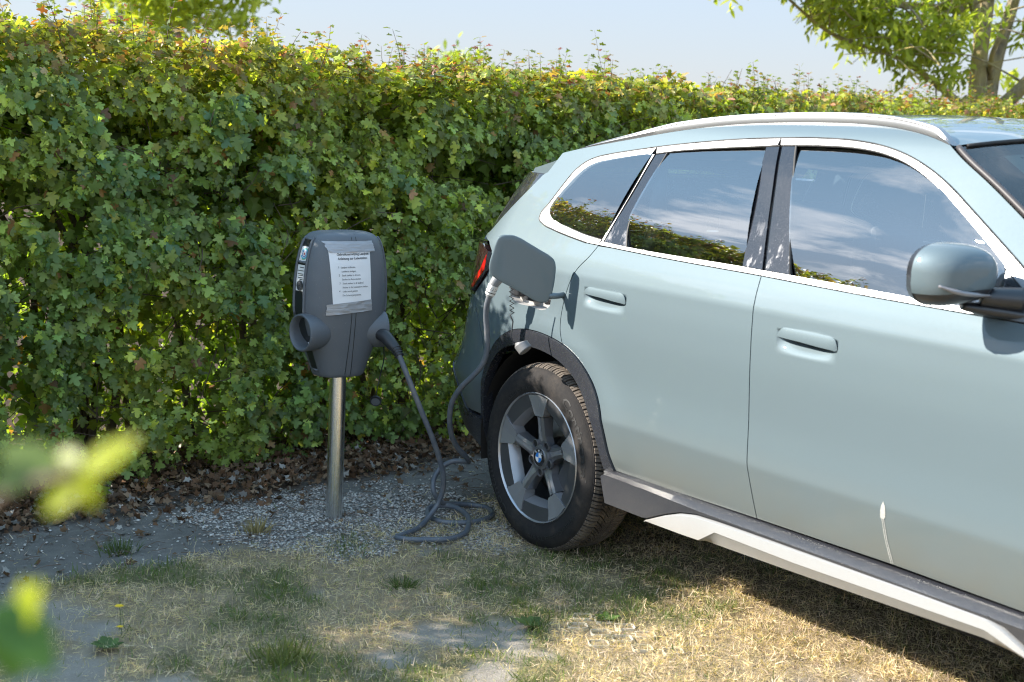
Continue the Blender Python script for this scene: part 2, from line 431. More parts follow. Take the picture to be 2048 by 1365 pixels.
def side_nrm(u,Z,e=.002):
    du=side_pt(u+e,Z)-side_pt(u-e,Z);dz=side_pt(u,Z+e)-side_pt(u,Z-e)
    n=np.cross(dz,du);n/=np.linalg.norm(n,axis=-1,keepdims=True)+1e-12
    return n   # outward (+Y)
# ------------------------------------------------------------------ the maple hedge
def rough_leaf(seed=0, droop=.25):
    r = np.random.default_rng(seed); pts = [(0, 0), (.36, .02), (.22, .26), (.50, .48), (.20, .64), (0, 1), (-.20, .64), (-.50, .48), (-.22, .26), (-.36, .02)]
    V = [(x * r.uniform(.9, 1.1), y, .2 * abs(x) - droop * y * y) for x, y in pts]
    return V, [(0, 1, 2), (2, 3, 4), (4, 5, 6), (6, 7, 8), (8, 9, 0), (0, 2, 8), (2, 4, 6), (2, 6, 8)]
def maple_leaf(seed=0, lobes=5, droop=.25, cheap=False):
    r = np.random.default_rng(seed)
    side_ = [(.10, -.05), (.30, -.03), (.38, .07), (.30, .17), (.19, .25), (.36, .33), (.52, .42), (.50, .56), (.34, .60), (.20, .58), (.25, .74), (.17, .88)]
    if cheap: side_ = [(.26, -.04), (.36, .10), (.19, .25), (.52, .42), (.42, .60), (.20, .58), (.20, .82)]
    rt = [(x * r.uniform(.9, 1.12), y * r.uniform(.95, 1.05)) for x, y in side_]
    lt = [(-x * r.uniform(.9, 1.12), y * r.uniform(.95, 1.05)) for x, y in side_]
    out = [(0, 0)] + rt + [(0, 1.0)] + lt[::-1]
    tw = r.uniform(-.15, .15)
    def zz(x, y): return .22 * abs(x) * (1 if seed % 2 else -.6) - droop * y * y + tw * x * y + .02 * math.sin(9 * x + seed)
    V = [(0, .36, zz(0, .36) + .015)] + [(x, y, zz(x, y)) for x, y in out]
    m = len(out); F = [(0, 1 + (i + 0) % m, 1 + (i + 1) % m) for i in range(m)]
    return V, F
HH = 1.80
def hpt(t, d, z): return np.stack([B0[0] + HD[0]*t + HN[0]*d, B0[1] + HD[1]*t + HN[1]*d, z + 0*t], -1)
hleaf = leafmat('maple_leaf', .34, .42, 2.3, .45)
bark = simple('twig_bark', (.12, .085, .06), .85, bump=(60, .002))
def leaf_tint(n, t, z, top):
    patch = fbm(t * 1.3 + 5, z * 1.7, 71, 3)
    a = np.array([.140, .205, .050]); b = np.array([.25, .29, .055]); c = np.array([.110, .180, .062])
    k = np.clip((patch - .35) * 3, 0, 1)[:, None]
    base = c * (1 - k) + b * k; base = .5 * base + .5 * a + 0
    q = RNG.random((n, 1))
    base = np.where(q < .12, base * 1.45 * np.array([1.25, 1.05, .8]), base)
    base = np.where((q > .965) & (q < .985), np.array([.23, .12, .05]), base)
    base = np.where(q > .985, np.array([.24, .22, .05]), base)
    tp = np.clip(top, 0, 1)[:, None]
    r2 = RNG.random((n, 1))
    yel = np.where(r2 < .55, np.array([.20, .22, .045]), np.where(r2 < .80, np.array([.30, .27, .06]), np.where(r2 < .93, np.array([.36, .22, .10]), np.array([.28, .11, .08]))))
    base = base * (1 - tp * .9) + yel * tp * .9 * 1.1  # yellower top: young growth, with the sunlit glow also put into the tint
    return base * (.70 + 1.75 * RNG.random((n, 1)) ** 2.0)
def hedge_wob(t, z): return (fbm(t * 1.9, z * 1.9, 81, 3) - .5) * .34 + (fbm(t * 6, z * 6, 84, 2) - .5) * .16
def top_wob(t): return .05 * np.clip(1.2 - np.asarray(t), 0, 1) + (fbm(t * 2.2, t * 0 + 3.3, 88, 3) - .5) * .13
def build_hedge():
    root = empty('maple_hedge', (B0[0], B0[1], 0))
    tag(root, 'tall clipped field maple hedge running behind the charging post and the car', 'hedge')
    inv_ = np.array([B0[0], B0[1], 0])
    P, Nn, Tp, S, T_, topf = [], [], [], [], [], []
    def put(n, t0, t1, kind):
        t = RNG.uniform(t0, t1, n); u = RNG.random(n)
        if kind == 'face':
            z = .02 + u * (HH - .0); z += top_wob(t) * np.clip(u * 2 - 1, 0, 1)
            depth = RNG.exponential(.085, n); depth = np.minimum(depth, .45)
            lowcut = np.clip((.32 - z) / .32, 0, 1) * .08 + np.clip((z - HH + .22) / .22, 0, 1) ** 2 * .10
            d = hedge_wob(t, z) + .02 - depth - lowcut + .10 * np.clip((.25 - z) / .25, 0, 1)
            nr = hpt(t * 0, t * 0 + 1, 0 * t) - hpt(t * 0, t * 0, 0 * t)
            nrm = nr * 1.0 + np.array([0, 0, .6]) + RNG.normal(0, .55, (n, 3))
            keep = fbm(t * 7.5 + 3, z * 7.5, 91, 3) - .08 * np.clip(.9 - z, 0, 1) > .385 + .14 * RNG.random(n)
            keep |= depth > .22
            keep &= RNG.random(n) < np.clip(.5 + z / .35, 0, 1)
            top = np.clip((z - HH + .22) / .20, 0, 1) + RNG.normal(0, .1, n)
        elif kind == 'top':
            d = RNG.uniform(-1.05, .02, n); z = HH + top_wob(t) + (fbm(t * 5, d * 5, 95, 2) - .5) * .16 - RNG.exponential(.06, n)
            nrm = np.array([0, 0, 1.]) + RNG.normal(0, .5, (n, 3)); keep = np.ones(n, bool); top = np.clip(1.0 + RNG.normal(0, .3, n) - (HH - z) * 5, 0, 1)
        elif kind == 'back':
            z = .0 + u ** 1.3 * HH; d = -1.05 + RNG.exponential(.08, n) + hedge_wob(t + 40, z)
            nr = -(hpt(t * 0, t * 0 + 1, 0 * t) - hpt(t * 0, t * 0, 0 * t)); nrm = nr + np.array([0, 0, .6]) + RNG.normal(0, .4, (n, 3))
            keep = RNG.random(n) < .9; top = np.clip((z - HH + .2) / .2, 0, 1)
        else:
            z = .02 + u ** .8 * (HH - .08); d = RNG.uniform(-.95, -.34, n); hi = RNG.random(n) < .45; z = np.where(hi, RNG.uniform(1.15, 1.74, n), z); d = np.where(hi, RNG.uniform(-.92, -.28, n), d); nrm = np.array([0, 0, .6]) + RNG.normal(0, .7, (n, 3))
            keep = np.ones(n, bool); top = np.zeros(n)
        tip = np.array([0, 0, -1.]) + RNG.normal(0, .45, (n, 3)) + (np.array([HN[0], HN[1], 0]) * .3)
        if kind == 'top': tip = RNG.normal(0, 1, (n, 3)) * np.array([1, 1, .3])
        far = np.clip(1 - (t - 3) / 8, .75, 1)
        s = RNG.uniform(.024, .058, n) * (.82 + .36 * fbm(t * 2, z * 2, 97, 2)) * np.where(RNG.random(n) < .25, .6, 1)
        if kind in ('fill', 'back'): s = s * (1.75 if kind == 'fill' else 1.45)
        if kind == 'face': s = s * np.where(top > .5, .75, 1)
        p = hpt(t, d, z)
        for L_, v in ((P, p), (Nn, nrm), (Tp, tip), (S, s), (T_, np.stack([t, z], 1)), (topf, top)): L_.append(v[keep])
    put(74000, -.9, 6.5, 'face'); put(5200, 6.5, 10, 'face'); put(11000, -5.5, -.9, 'face')
    nf = sum(len(a) for a in P)
    put(15000, -.9, 4.5, 'top'); put(7000, 4.5, 12, 'top'); put(11000, -5.5, -.9, 'top')
    nt_ = sum(len(a) for a in P)
    put(15000, -1.5, 9, 'back'); put(6000, -5.5, -1.5, 'back'); put(46000, -1.2, 8, 'fill'); put(25000, -5.5, -1.2, 'fill')
    P = np.concatenate(P); Nn = np.concatenate(Nn); Tp = np.concatenate(Tp); S = np.concatenate(S); T_ = np.concatenate(T_); topf = np.concatenate(topf)
    n = len(P); tint = leaf_tint(n, T_[:, 0], T_[:, 1], topf); R = quats_to_mats(Nn, Tp)
    # the 300 nearest leaves of the face become parts of their own
    cand = np.where((np.arange(n) < nf) & (T_[:, 0] > .05) & (T_[:, 0] < 1.9) & (S > .043) & (T_[:, 1] > .2) & (T_[:, 1] < 1.75))[0]
    dd = (P[cand, 0] - B0[0]) * HN[0] + (P[cand, 1] - B0[1]) * HN[1]
    cand = cand[np.argsort(-dd)][:300]
    temps = [maple_leaf(i, droop=.15 + .08 * (i % 4)) for i in range(6)]
    cheap = [maple_leaf(i, droop=.2, cheap=True) for i in range(4)]
    rest = np.ones(n, bool); rest[cand] = False
    face = rest & (np.arange(n) < nf); oth = rest & (np.arange(n) >= nf)
    rough = [rough_leaf(i) for i in range(4)]; isin = np.arange(n) >= nt_
    for nm, sel, tm in (('foliage', face, cheap[:3] + temps[:1]), ('top_foliage', oth & ~isin, cheap), ('inner_foliage', oth & isin, rough)):
        scatter(nm, tm, P[sel] - inv_, R[sel], S[sel], tint[sel], hleaf, root, smooth=False)
    mm = []
    cols = [(.13, .22, .065), (.17, .25, .065), (.11, .20, .09), (.22, .29, .065), (.14, .22, .06), (.12, .20, .08)]
    for i, (V, F) in enumerate(temps):
        me = trimesh('leaf', np.array(V, float), np.array(F), np.tile(cols[i], (len(V), 1))); me.materials.append(hleaf); mm.append(me)
    for j, i in enumerate(cand):
        o = link('leaf', mm[j % 6], root)
        o.matrix_local = Matrix.Translation(Vector(P[i] - inv_)) @ Matrix(R[i].tolist()).to_4x4() @ Matrix.Scale(float(S[i]), 4)
    # branches and twigs
    sp = Soup()
    for k in range(46):
        t = RNG.uniform(-1, 8.5); d = RNG.uniform(-.75, -.5)
        q = [hpt(np.array(t + .05 * i * RNG.normal()), np.array(d + .02 * i * RNG.normal()), np.array(.42 * i + 0.)) - inv_ for i in range(5)]
        sp.tube(q, [.022, .008], 6, 3)
    sp.build('stem', bark, root, True)['kind'] = 'stuff'
    sp = Soup()
    for k in range(900):
        t = RNG.uniform(-.6, 6.0) if k < 700 else RNG.uniform(6, 9); z = RNG.uniform(.1, HH - .1) ** 1.0
        d0 = float(hedge_wob(np.array([t]), np.array([z]))[0]); p0 = np.array([t, d0 - RNG.uniform(.1, .35), z])
        dr = np.array([RNG.normal(), RNG.normal() * .6 + .3, RNG.normal() * .7]); dr /= np.linalg.norm(dr); L_ = RNG.uniform(.12, .38)
        p1 = p0 + dr * L_ * .5 + RNG.normal(0, .02, 3); p2 = p0 + dr * L_ + RNG.normal(0, .03, 3)
        if p2[1] > d0 + .03: p2[1] = d0 + .03
        if min(p0[2], p1[2], p2[2]) < .03: continue
        sp.tube([hpt(*[np.array(c) for c in p]) - inv_ for p in (p0, p1, p2)], [.0032, .0012], 4, 3)
    sp.build('twig', bark, root, True)['kind'] = 'stuff'
    # shoots that stand out of the clipped top
    sp = Soup(); LP, LN, LT, LS, LC = [], [], [], [], []
    def shoot(t, d, h, z0=None, nl=6):
        z0 = HH + float(top_wob(np.array([t]))[0]) - .06 if z0 is None else z0
        ax = np.array([RNG.normal() * .18, RNG.normal() * .12, 1]) * h
        pts = [np.array([t, d, z0]), np.array([t, d, z0]) + ax * .5 + RNG.normal(0, .01, 3), np.array([t, d, z0]) + ax]
        W_ = [hpt(*[np.array(c) for c in p]) - inv_ for p in pts]; sp.tube(W_, [.0022, .0008], 4, 3)
        for i in range(nl):
            f = (i + 1.2) / (nl + .3); p = W_[0] * (1 - f) + W_[2] * f if f <= 1 else W_[2]
            for sgn in (-1, 1):
                az = RNG.uniform(0, 6.3) if sgn < 0 else az + math.pi + RNG.normal() * .3
                dv = np.array([math.cos(az), math.sin(az), RNG.uniform(-.3, .5)])
                LP.append(p + dv * .012); LT.append(dv); LN.append(np.array([-.2 * dv[0], -.2 * dv[1], 1]) + RNG.normal(0, .35, 3))
                LS.append(RNG.uniform(.022, .048) * (1.15 - .45 * f))
                r_ = RNG.random()
                LC.append(np.array([.15, .18, .035] if r_ < .55 else ([.28, .19, .07] if r_ < .75 else ([.26, .085, .06] if r_ < .92 else [.10, .14, .03]))) * RNG.uniform(.8, 1.3))
    for k in range(560):
        t = RNG.uniform(-.8, 9.5) if k > 120 else RNG.uniform(-.3, 3.4); d = -RNG.uniform(-.02, 1.0)
        hs = .07 + .13 * RNG.random() ** 2 + (.10 if RNG.random() < .10 else 0); shoot(t, d, hs, None, int(3 + hs * 28))
    for k in range(60): shoot(RNG.uniform(-5, -.5), -RNG.uniform(0, .5), RNG.uniform(.08, .24), None, 7)
    shoot(3.32, -.10, .30, HH - .05, 9); shoot(1.95, -.1, .20, HH - .04, 7); shoot(1.46, -.05, .19, None, 6); shoot(.25, 0, .2, None, 6)
    sp.build('shoot', bark, root, True)['kind'] = 'stuff'
    scatter('young_foliage', cheap, np.array(LP), quats_to_mats(np.array(LN), np.array(LT)), np.array(LS), np.array(LC), hleaf, root)
build_hedge()

# fallen leaves under the hedge
def build_litter():
    litm = leafmat('dead_leaf', .12, .7, 1.0, .2)
    n = 54000; t = RNG.uniform(-2.3, 4.5, n); d = RNG.uniform(-.5, .95, n); p = hpt(t, d, 0 * t)
    g, lit, grv, bare, green = masks(p[:, 0], p[:, 1])
    k = (RNG.random(n) < lit * .55 + .022 * (1 - g) * (d < .8)); p = p[k]; d = d[k]; lit = lit[k]; n = len(p)
    p[:, 2] = RNG.uniform(.002, .045, n) * lit + .004
    tt = RNG.random((n, 1))
    c = np.where(tt < .5, np.array([.17, .095, .055]), np.where(tt < .75, np.array([.27, .18, .115]), np.where(tt < .88, np.array([.13, .085, .06]), np.array([.36, .33, .30])))) * RNG.uniform(.6, 1.25, (n, 1))
    scatter('leaf_litter', [rough_leaf(20 + i, .5 * (-1) ** i) for i in range(4)], p, rotz_tilt(n, 0, 1.4), RNG.uniform(.014, .038, n), c, litm)
    tag(bpy.data.objects['leaf_litter'], 'brown fallen leaves piled along the foot of the hedge', 'leaf litter', kind='stuff')
    sp = Soup(); m = 0
    while m < 420:
        t = RNG.uniform(-.5, 3.2); d = RNG.uniform(-.1, .95); q = hpt(np.array(t), np.array(d), np.array(.008)); a = RNG.uniform(0, 6.3); L_ = RNG.uniform(.02, .11)
        g = masks(q[:1], q[1:2])[0][0]
        if g > .5: m += 1; continue
        e = np.array([math.cos(a), math.sin(a), 0]) * L_; mid = q + e * .5 + np.array([RNG.normal() * .008, RNG.normal() * .008, RNG.uniform(0, .012)])
        sp.tube([q, mid, q + e], [.0016, .0008], 4, 2); m += 1
    sp.build('dry_twigs', simple('dry_twig', (.16, .11, .08), .9), None, True)
    tag(bpy.data.objects['dry_twigs'], 'thin dry twigs scattered over the bare soil strip', 'twigs', kind='stuff')
build_litter()

# ------------------------------------------------------------------ trees beyond the hedge
treebark = NB('tree_bark'); _v = treebark.obj()
_w = treebark.n('ShaderNodeMapping'); _w.inputs['Scale'].default_value = (5, 5, 1.2); treebark.l(_v, _w.inputs[0])
_n = treebark.noise(5, 6, .7, _w.outputs[0])
treebark.set(Base_Color=treebark.mix(treebark.ramp(treebark.noise(2.5, 3, .6, _v), [(.42, 0.), (.62, 1.)]), treebark.ramp(_n, [(.35, (.16, .13, .10)), (.65, (.46, .38, .28))]), (.46, .36, .13)), Roughness=.9)
treebark.bump(_n, .04); treebark = treebark.m
def lance():
    return ([(0, 0, 0), (.16, .35, .02), (-.16, .35, .02), (.12, .7, -.03), (-.12, .7, -.03), (0, 1, -.12)], [(0, 1, 2), (1, 3, 2), (2, 3, 4), (3, 5, 4)])
tleaf = leafmat('tree_leaf', .5, .45, 1.9, .4)
def crown_clusters(cent, rad, ncl, lpc, size, flat=.7, seed=0, droop=True):
    r = np.random.default_rng(seed); P, Nn, T = [], [], []
    c = r.normal(0, 1, (ncl, 3)); c /= np.linalg.norm(c, axis=1, keepdims=True); c = c * (r.random((ncl, 1)) ** .45) * rad + cent
    return cluster_leaves(c, lpc, size, r)
def cluster_leaves(c, lpc, size, r, spread=.26):
    n = len(c) * lpc; ax = np.repeat(r.normal(0, 1, (len(c), 3)) * [1, 1, .5], lpc, 0); ax /= np.linalg.norm(ax, axis=1, keepdims=True)
    s = r.uniform(-1, 1, (n, 1)); P = np.repeat(c, lpc, 0) + ax * s * spread + r.normal(0, spread * .25, (n, 3))
    tip = r.normal(0, .55, (n, 3)) + np.array([0, 0, -.9]) + ax * .4; nrm = r.normal(0, .8, (n, 3)) + np.array([-.3, -.2, .8])
    g = r.random((n, 1)); tint = np.array([.20, .25, .05]) * (1 - g) + np.array([.44, .47, .09]) * g
    tint = tint * np.repeat(r.uniform(.75, 1.3, (len(c), 1)), lpc, 0)
    return P, quats_to_mats(nrm, tip), r.uniform(.7, 1.2, n) * size, tint
def ash_tree():
    base = np.array([4.10, 12.9, 0.])
    root = empty('ash_tree', base); tag(root, 'broad tree with mossy forked trunk and drooping leaves behind the hedge at right', 'tree')
    tr = Soup(); tr.add(*tube_arrays(crom([(0, 0, -.1), (0, 0, .9), (-.02, 0, 1.55), (-.03, 0, 1.9)], 5), [.20, .15, .12, .11], 16)); tr.build('trunk', treebark, root, True)
    limbs = [([(-.05, 0, 1.8), (-.07, 0, 2.3), (-.05, 0, 2.85), (-.12, .1, 4.2)], [.085, .066, .055]),
             ([(.05, .05, 1.8), (.10, .1, 2.2), (.22, .1, 2.85), (.45, .2, 4.2)], [.078, .056, .045]),
             ([(.06, 0, 1.78), (.28, -.05, 2.02), (.55, -.1, 2.4), (1.3, 0, 3.3)], [.08, .055, .04]),
             ([(-.07, 0, 2.4), (-.16, -.1, 2.65), (-.30, -.1, 3.0), (-.7, 0, 4.2)], [.055, .042, .03]),
             ([(-.12, -.1, 1.78), (-.42, -.3, 1.98), (-.9, -.4, 2.25), (-1.5, -.5, 2.42), (-2.0, -.6, 2.75)], [.045, .022, .010]),
             ([(-.3, -.1, 2.7), (-1.0, -.4, 2.7), (-1.7, -.6, 2.72), (-2.3, -.7, 2.8)], [.04, .025, .012]),
             ([(.08, .1, 2.1), (-.02, -.2, 2.35), (.1, -.3, 2.7)], [.03, .015])]
    for p, r_ in limbs:
        s = Soup(); s.add(*tube_arrays(crom(p, 6), r_, 10)); s.build('limb', treebark, root, True)
    r = np.random.default_rng(5)
    c = []
    # drooping sprays, denser to the left of the trunk, dipping towards the hedge
    for k in range(130):
        x = r.uniform(-1.65, -.28); lo = float(np.interp(x, [-1.65, -1.15, -.9, -.56, -.28], [2.62, 2.32, 2.10, 2.06, 2.26])) + .05 * r.normal()
        z = lo + r.random() ** 1.2 * (3.1 - lo); c.append((x, -.4 + r.normal() * .4, z))
    for k in range(34): c.append((r.uniform(-2.45, -1.5), -.6 + r.normal() * .3, 2.80 + abs(r.normal()) * .22))
    for k in range(10): c.append((r.uniform(-.28, .3), .3 + r.normal() * .2, r.uniform(2.5, 3.2)))
    for k in range(6): c.append((r.uniform(-.1, .25), -.35, r.uniform(1.7, 2.0)))
    for k in range(36): c.append((r.uniform(.36, 1.4), r.normal() * .5, r.uniform(2.1, 3.3)))
    for k in range(150): c.append((r.uniform(-3, 2.5), r.normal() * 1.2, r.uniform(3.25, 5.5)))
    P, R, S, tint = cluster_leaves(np.array(c), 32, .110, r, .19)
    scatter('crown', [lance()], P, R, S, tint, tleaf, root)
    sp = Soup()
    for i in range(0, 160, 2):
        q = np.array(c[i]); a = q + r.normal(0, .25, 3) + np.array([.35, 0, .1]); sp.tube([a, (a + q) / 2 + [0, 0, .04], q + [-.15, 0, -.12]], [.009, .003], 4, 3)
    for q in [((-.3,-.5,1.95),(-.44,-.5,1.8),(-.50,-.5,1.62)), ((.3,-.3,1.75),(.5,-.3,1.73),(.75,-.3,1.82)), ((.35,-.4,1.66),(.55,-.4,1.6),(.7,-.4,1.48))]: sp.tube(q, [.02, .008], 5, 4)
    sp.build('branchlet', treebark, root, True)['kind'] = 'stuff'
ash_tree()
def far_tree(base, h, rad, ncl, seed, label, size=.2, cz=None, sq=(1, 1, .8)):
    base = np.array(base, float); root = empty('far_tree', base); tag(root, label, 'tree', 'trees far beyond the hedge')
    s = Soup(); s.add(*tube_arrays(crom([(0, 0, -.1), (.1, 0, h * .4), (0, 0, h * .85)], 5), [.25, .08], 8)); s.build('trunk', treebark, root, True)
    r = np.random.default_rng(seed); c = r.normal(0, 1, (ncl, 3)); c /= np.linalg.norm(c, axis=1, keepdims=True)
    c = c * (r.random((ncl, 1)) ** .4) * rad * np.array(sq) + np.array([0, 0, cz or h * .75])
    c += (r.random((ncl, 3)) - .5) * rad * .3
    P, R, S, tint = cluster_leaves(c, 30, size, r, .42)
    scatter('crown', [lance()], P, R, S, tint * 1.25, tleaf, root)
far_tree((-5.55, 22.5, 0), 4.6, 1.70, 300, 3, 'dense green tree showing above the hedge left of the charging post', .22, 4.0, (1, 1, .8))

far_tree((-1.33, 24.5, 0), 2.75, .50, 34, 4, 'small treetop just clearing the middle of the hedge', .2, 2.22, (1, 1, .7))

# ------------------------------------------------------------------ out-of-focus shrub close to the camera
def near_shrub():
    root = empty('young_shrub', (-.42, .62, 0)); tag(root, 'blurred bright yellow-green leaves of a shrub close to the camera at left', 'shrub')
    o0 = np.array([-.42, .62, 0])
    lm = leafmat('near_leaf', .55, .4, 2.0, .4)
    def oval(k):
        V = [(0, 0, 0)]; F = []
        st = 9
        for i in range(1, st): 
            t = i / st; w = .30 * math.sin(math.pi * t ** .85) ** .8; V += [(-w, t, .10 * w - k * t * t), (0, t, -.03 - k * t * t), (w, t, .10 * w - k * t * t)]
        V.append((0, 1, -k)); F += [(0, 2, 1), (0, 3, 2)]
        for i in range(st - 2):
            a = 1 + 3 * i
            F += [(a, a+1, a+4), (a, a+4, a+3), (a+1, a+2, a+5), (a+1, a+5, a+4)]
        a = 1 + 3 * (st - 2); F += [(a, a+1, len(V)-1), (a+1, a+2, len(V)-1)]
        return np.array(V, float), np.array(F)
    stem = Soup(); stem.tube([(0, 0, 0), (.03, .02, .5), (.02, .03, 1.0), (.14, .04, 1.33), (.19, .02, 1.40), (.228, .0, 1.416)], [.005, .0022], 6, 6)
    stem.tube([(.02, .03, 1.0), (.08, .04, 1.2), (.15, .03, 1.30), (.197, .0, 1.345)], [.003, .0015], 6, 6); stem.build('stem', bark, root, True)
    leaves = [ # base, tip, normal, -, colour   (shrub-local coordinates)
        ((.228, .000, 1.413), (.256, .010, 1.434), (-.5, -.6, .8), 0, (.36, .40, .02)),
        ((.231, .006, 1.415), (.201, -.01, 1.411), (-.5, -.8, .6), 0, (.36, .40, .03)),
        ((.229, .000, 1.418), (.239, -.005, 1.400), (-.5, -.8, .2), 0, (.34, .36, .03)),
        ((.226, .010, 1.418), (.212, .005, 1.429), (-.3, -.7, .6), 0, (.30, .34, .05)),
        ((.213, .020, 1.412), (.184, .015, 1.430), (.2, -.7, .7), 0, (.18,.25,.10)),
        ((.205, .015, 1.411), (.183, .015, 1.399), (.2, -.7, .7), 0, (.09, .14, .06)),
        ((.202, .000, 1.341), (.211, .000, 1.368), (-.7, -.8, .2), 0, (.38, .42, .02)),
        ((.198, .010, 1.341), (.190, .010, 1.362), (-.7, -.8, .2), 0, (.33, .37, .03)),
        ((.190, .000, 1.353), (.221, -.01, 1.318), (.3, -.5, .85), 0, (.08,.17,.06)),
        ((.190, .005, 1.343), (.203, -.01, 1.312), (.3, -.5, .85), 0, (.09,.18,.06)),
    ]
    for i, (b_, t_, n_, L_, c_) in enumerate(leaves):
        V, F = oval(.1 + .04 * (i % 3)); me = trimesh('leaf', V, F, np.tile(c_, (len(V), 1)), True); me.materials.append(lm)
        b_ = np.array(b_); t_ = np.array(t_); R = quats_to_mats(np.array([n_]), np.array([t_ - b_]))[0]
        o = link('leaf', me, root); o.matrix_local = Matrix.Translation(Vector(b_)) @ Matrix(R.tolist()).to_4x4() @ Matrix.Scale(float(np.linalg.norm(t_ - b_)) * .90, 4)
near_shrub()

# ------------------------------------------------------------------ small plants that stand apart in the turf
def tuft(name, x, y, n, h, colr, label, cat, spread=.05, seed=0):
    r = np.random.default_rng(seed); V, F = blade(1, .045, .35); off = r.normal(0, spread * .4, (n, 2))
    az = np.arctan2(off[:, 1], off[:, 0]); tl = r.uniform(.1, .9, n); z = np.stack([np.sin(tl)*np.cos(az), np.sin(tl)*np.sin(az), np.cos(tl)], 1)
    R = quats_to_mats(z, r.normal(0, 1, (n, 3)) * [1, 1, 0]); hh = r.uniform(.5, 1, n) * h
    c = np.array(colr) * r.uniform(.7, 1.35, (n, 1))
    o = scatter(name, [(V, F)], np.concatenate([off, np.zeros((n, 1))], 1), R, np.stack([hh * .9, hh, hh], 1), c, grassm, kind=None)
    o.location = (x, y, -.002); return tag(o, label, cat)
tuft('grass_tuft', -.925, 5.17, 90, .075, (.36, .29, .15), 'dry straw-coloured grass tuft on the bare soil left of the steel post', 'grass tuft', .05, 1)
tuft('grass_tuft', -1.36, 4.86, 120, .06, (.10, .14, .045), 'dark green grass tuft at the edge of the grey soil strip', 'grass tuft', .07, 2)
tuft('grass_tuft', -.62, 3.92, 150, .08, (.17, .19, .06), 'light green grass tuft at the lower edge where the sunlight starts', 'grass tuft', .09, 3)
tuft('grass_tuft', -.33, 4.62, 110, .055, (.10, .14, .04), 'green grass tuft in the middle of the shaded turf', 'grass tuft', .05, 4)
def weed(x, y, rad, nl, label, col=(.09, .16, .04), seed=0):
    r = np.random.default_rng(seed); root = empty('broadleaf_weed', (x, y, 0)); tag(root, label, 'weed')
    for i in range(nl):
        a = 6.283 * i / nl + r.normal() * .2; L_ = rad * r.uniform(.6, 1.1); el = r.uniform(.15, .7)
        V = np.array([(0, 0, 0), (.13, .3, .02), (-.13, .3, .02), (.24, .6, -.02), (-.24, .6, -.02), (.16, .85, -.06), (-.16, .85, -.06), (0, 1, -.12)])
        F = np.array([(0,1,2),(1,3,2),(2,3,4),(3,5,4),(4,5,6),(5,7,6)])
        me = trimesh('leaf', V, F, np.tile(np.array(col) * r.uniform(.7, 1.3), (8, 1)), True); me.materials.append(grassm); o = link('leaf', me, root)
        tip = np.array([math.cos(a) * math.cos(el), math.sin(a) * math.cos(el), math.sin(el)]); R = quats_to_mats(np.array([[-math.cos(a) * .5, -math.sin(a) * .5, 1]]), tip[None])[0]
        o.matrix_local = Matrix.Translation(Vector((0, 0, .002))) @ Matrix(R.tolist()).to_4x4() @ Matrix.Scale(L_, 4)
weed(.345, 4.385, .045, 11, 'small dark green weed beside the bare plastic ground grid', seed=1)
weed(.10, 4.30, .055, 12, 'pale green flat weed in dry grass left of the bare ground grid', (.12, .17, .05), seed=2)
weed(-1.13, 3.95, .055, 14, 'feathery green weed below the yellow flowers', (.10, .16, .05), seed=3)
def flower(x, y, h, label, seed, s=.011):
    r = np.random.default_rng(seed); root = empty('yellow_flower', (x, y, 0)); tag(root, label, 'flower', 'yellow flowers in the turf')
    sm_ = simple('flower_stem', (.10, .13, .04), .6) if 'flower_stem' not in bpy.data.materials else bpy.data.materials['flower_stem']
    pm = bpy.data.materials.get('flower_petal') or simple('flower_petal', (.85, .58, .02), .5, var=.05)
    tube('stem', [(0, 0, 0), (.006, 0, h * .5), (0, .002, h)], [.0014, .001], sm_, root, 5, 4)
    V, F = [], []
    for k in range(16):
        a = 6.283 * k / 16; L_ = s * r.uniform(.8, 1.15); ca, sa = math.cos(a), math.sin(a); w = s * .2; b0 = len(V)
        V += [(0, 0, h), (ca * L_ * .5 - sa * w, sa * L_ * .5 + ca * w, h + .002), (ca * L_, sa * L_, h + .001), (ca * L_ * .5 + sa * w, sa * L_ * .5 - ca * w, h + .002)]; F.append((b0, b0+3, b0+2, b0+1))
    mk('petal', V, F, pm, root)['kind'] = 'stuff'
flower(-1.146, 4.106, .075, 'taller yellow flower standing in the turf at lower left', 1, .016)
flower(-1.125, 4.04, .035, 'lower and smaller yellow flower just below the taller one', 2, .012)

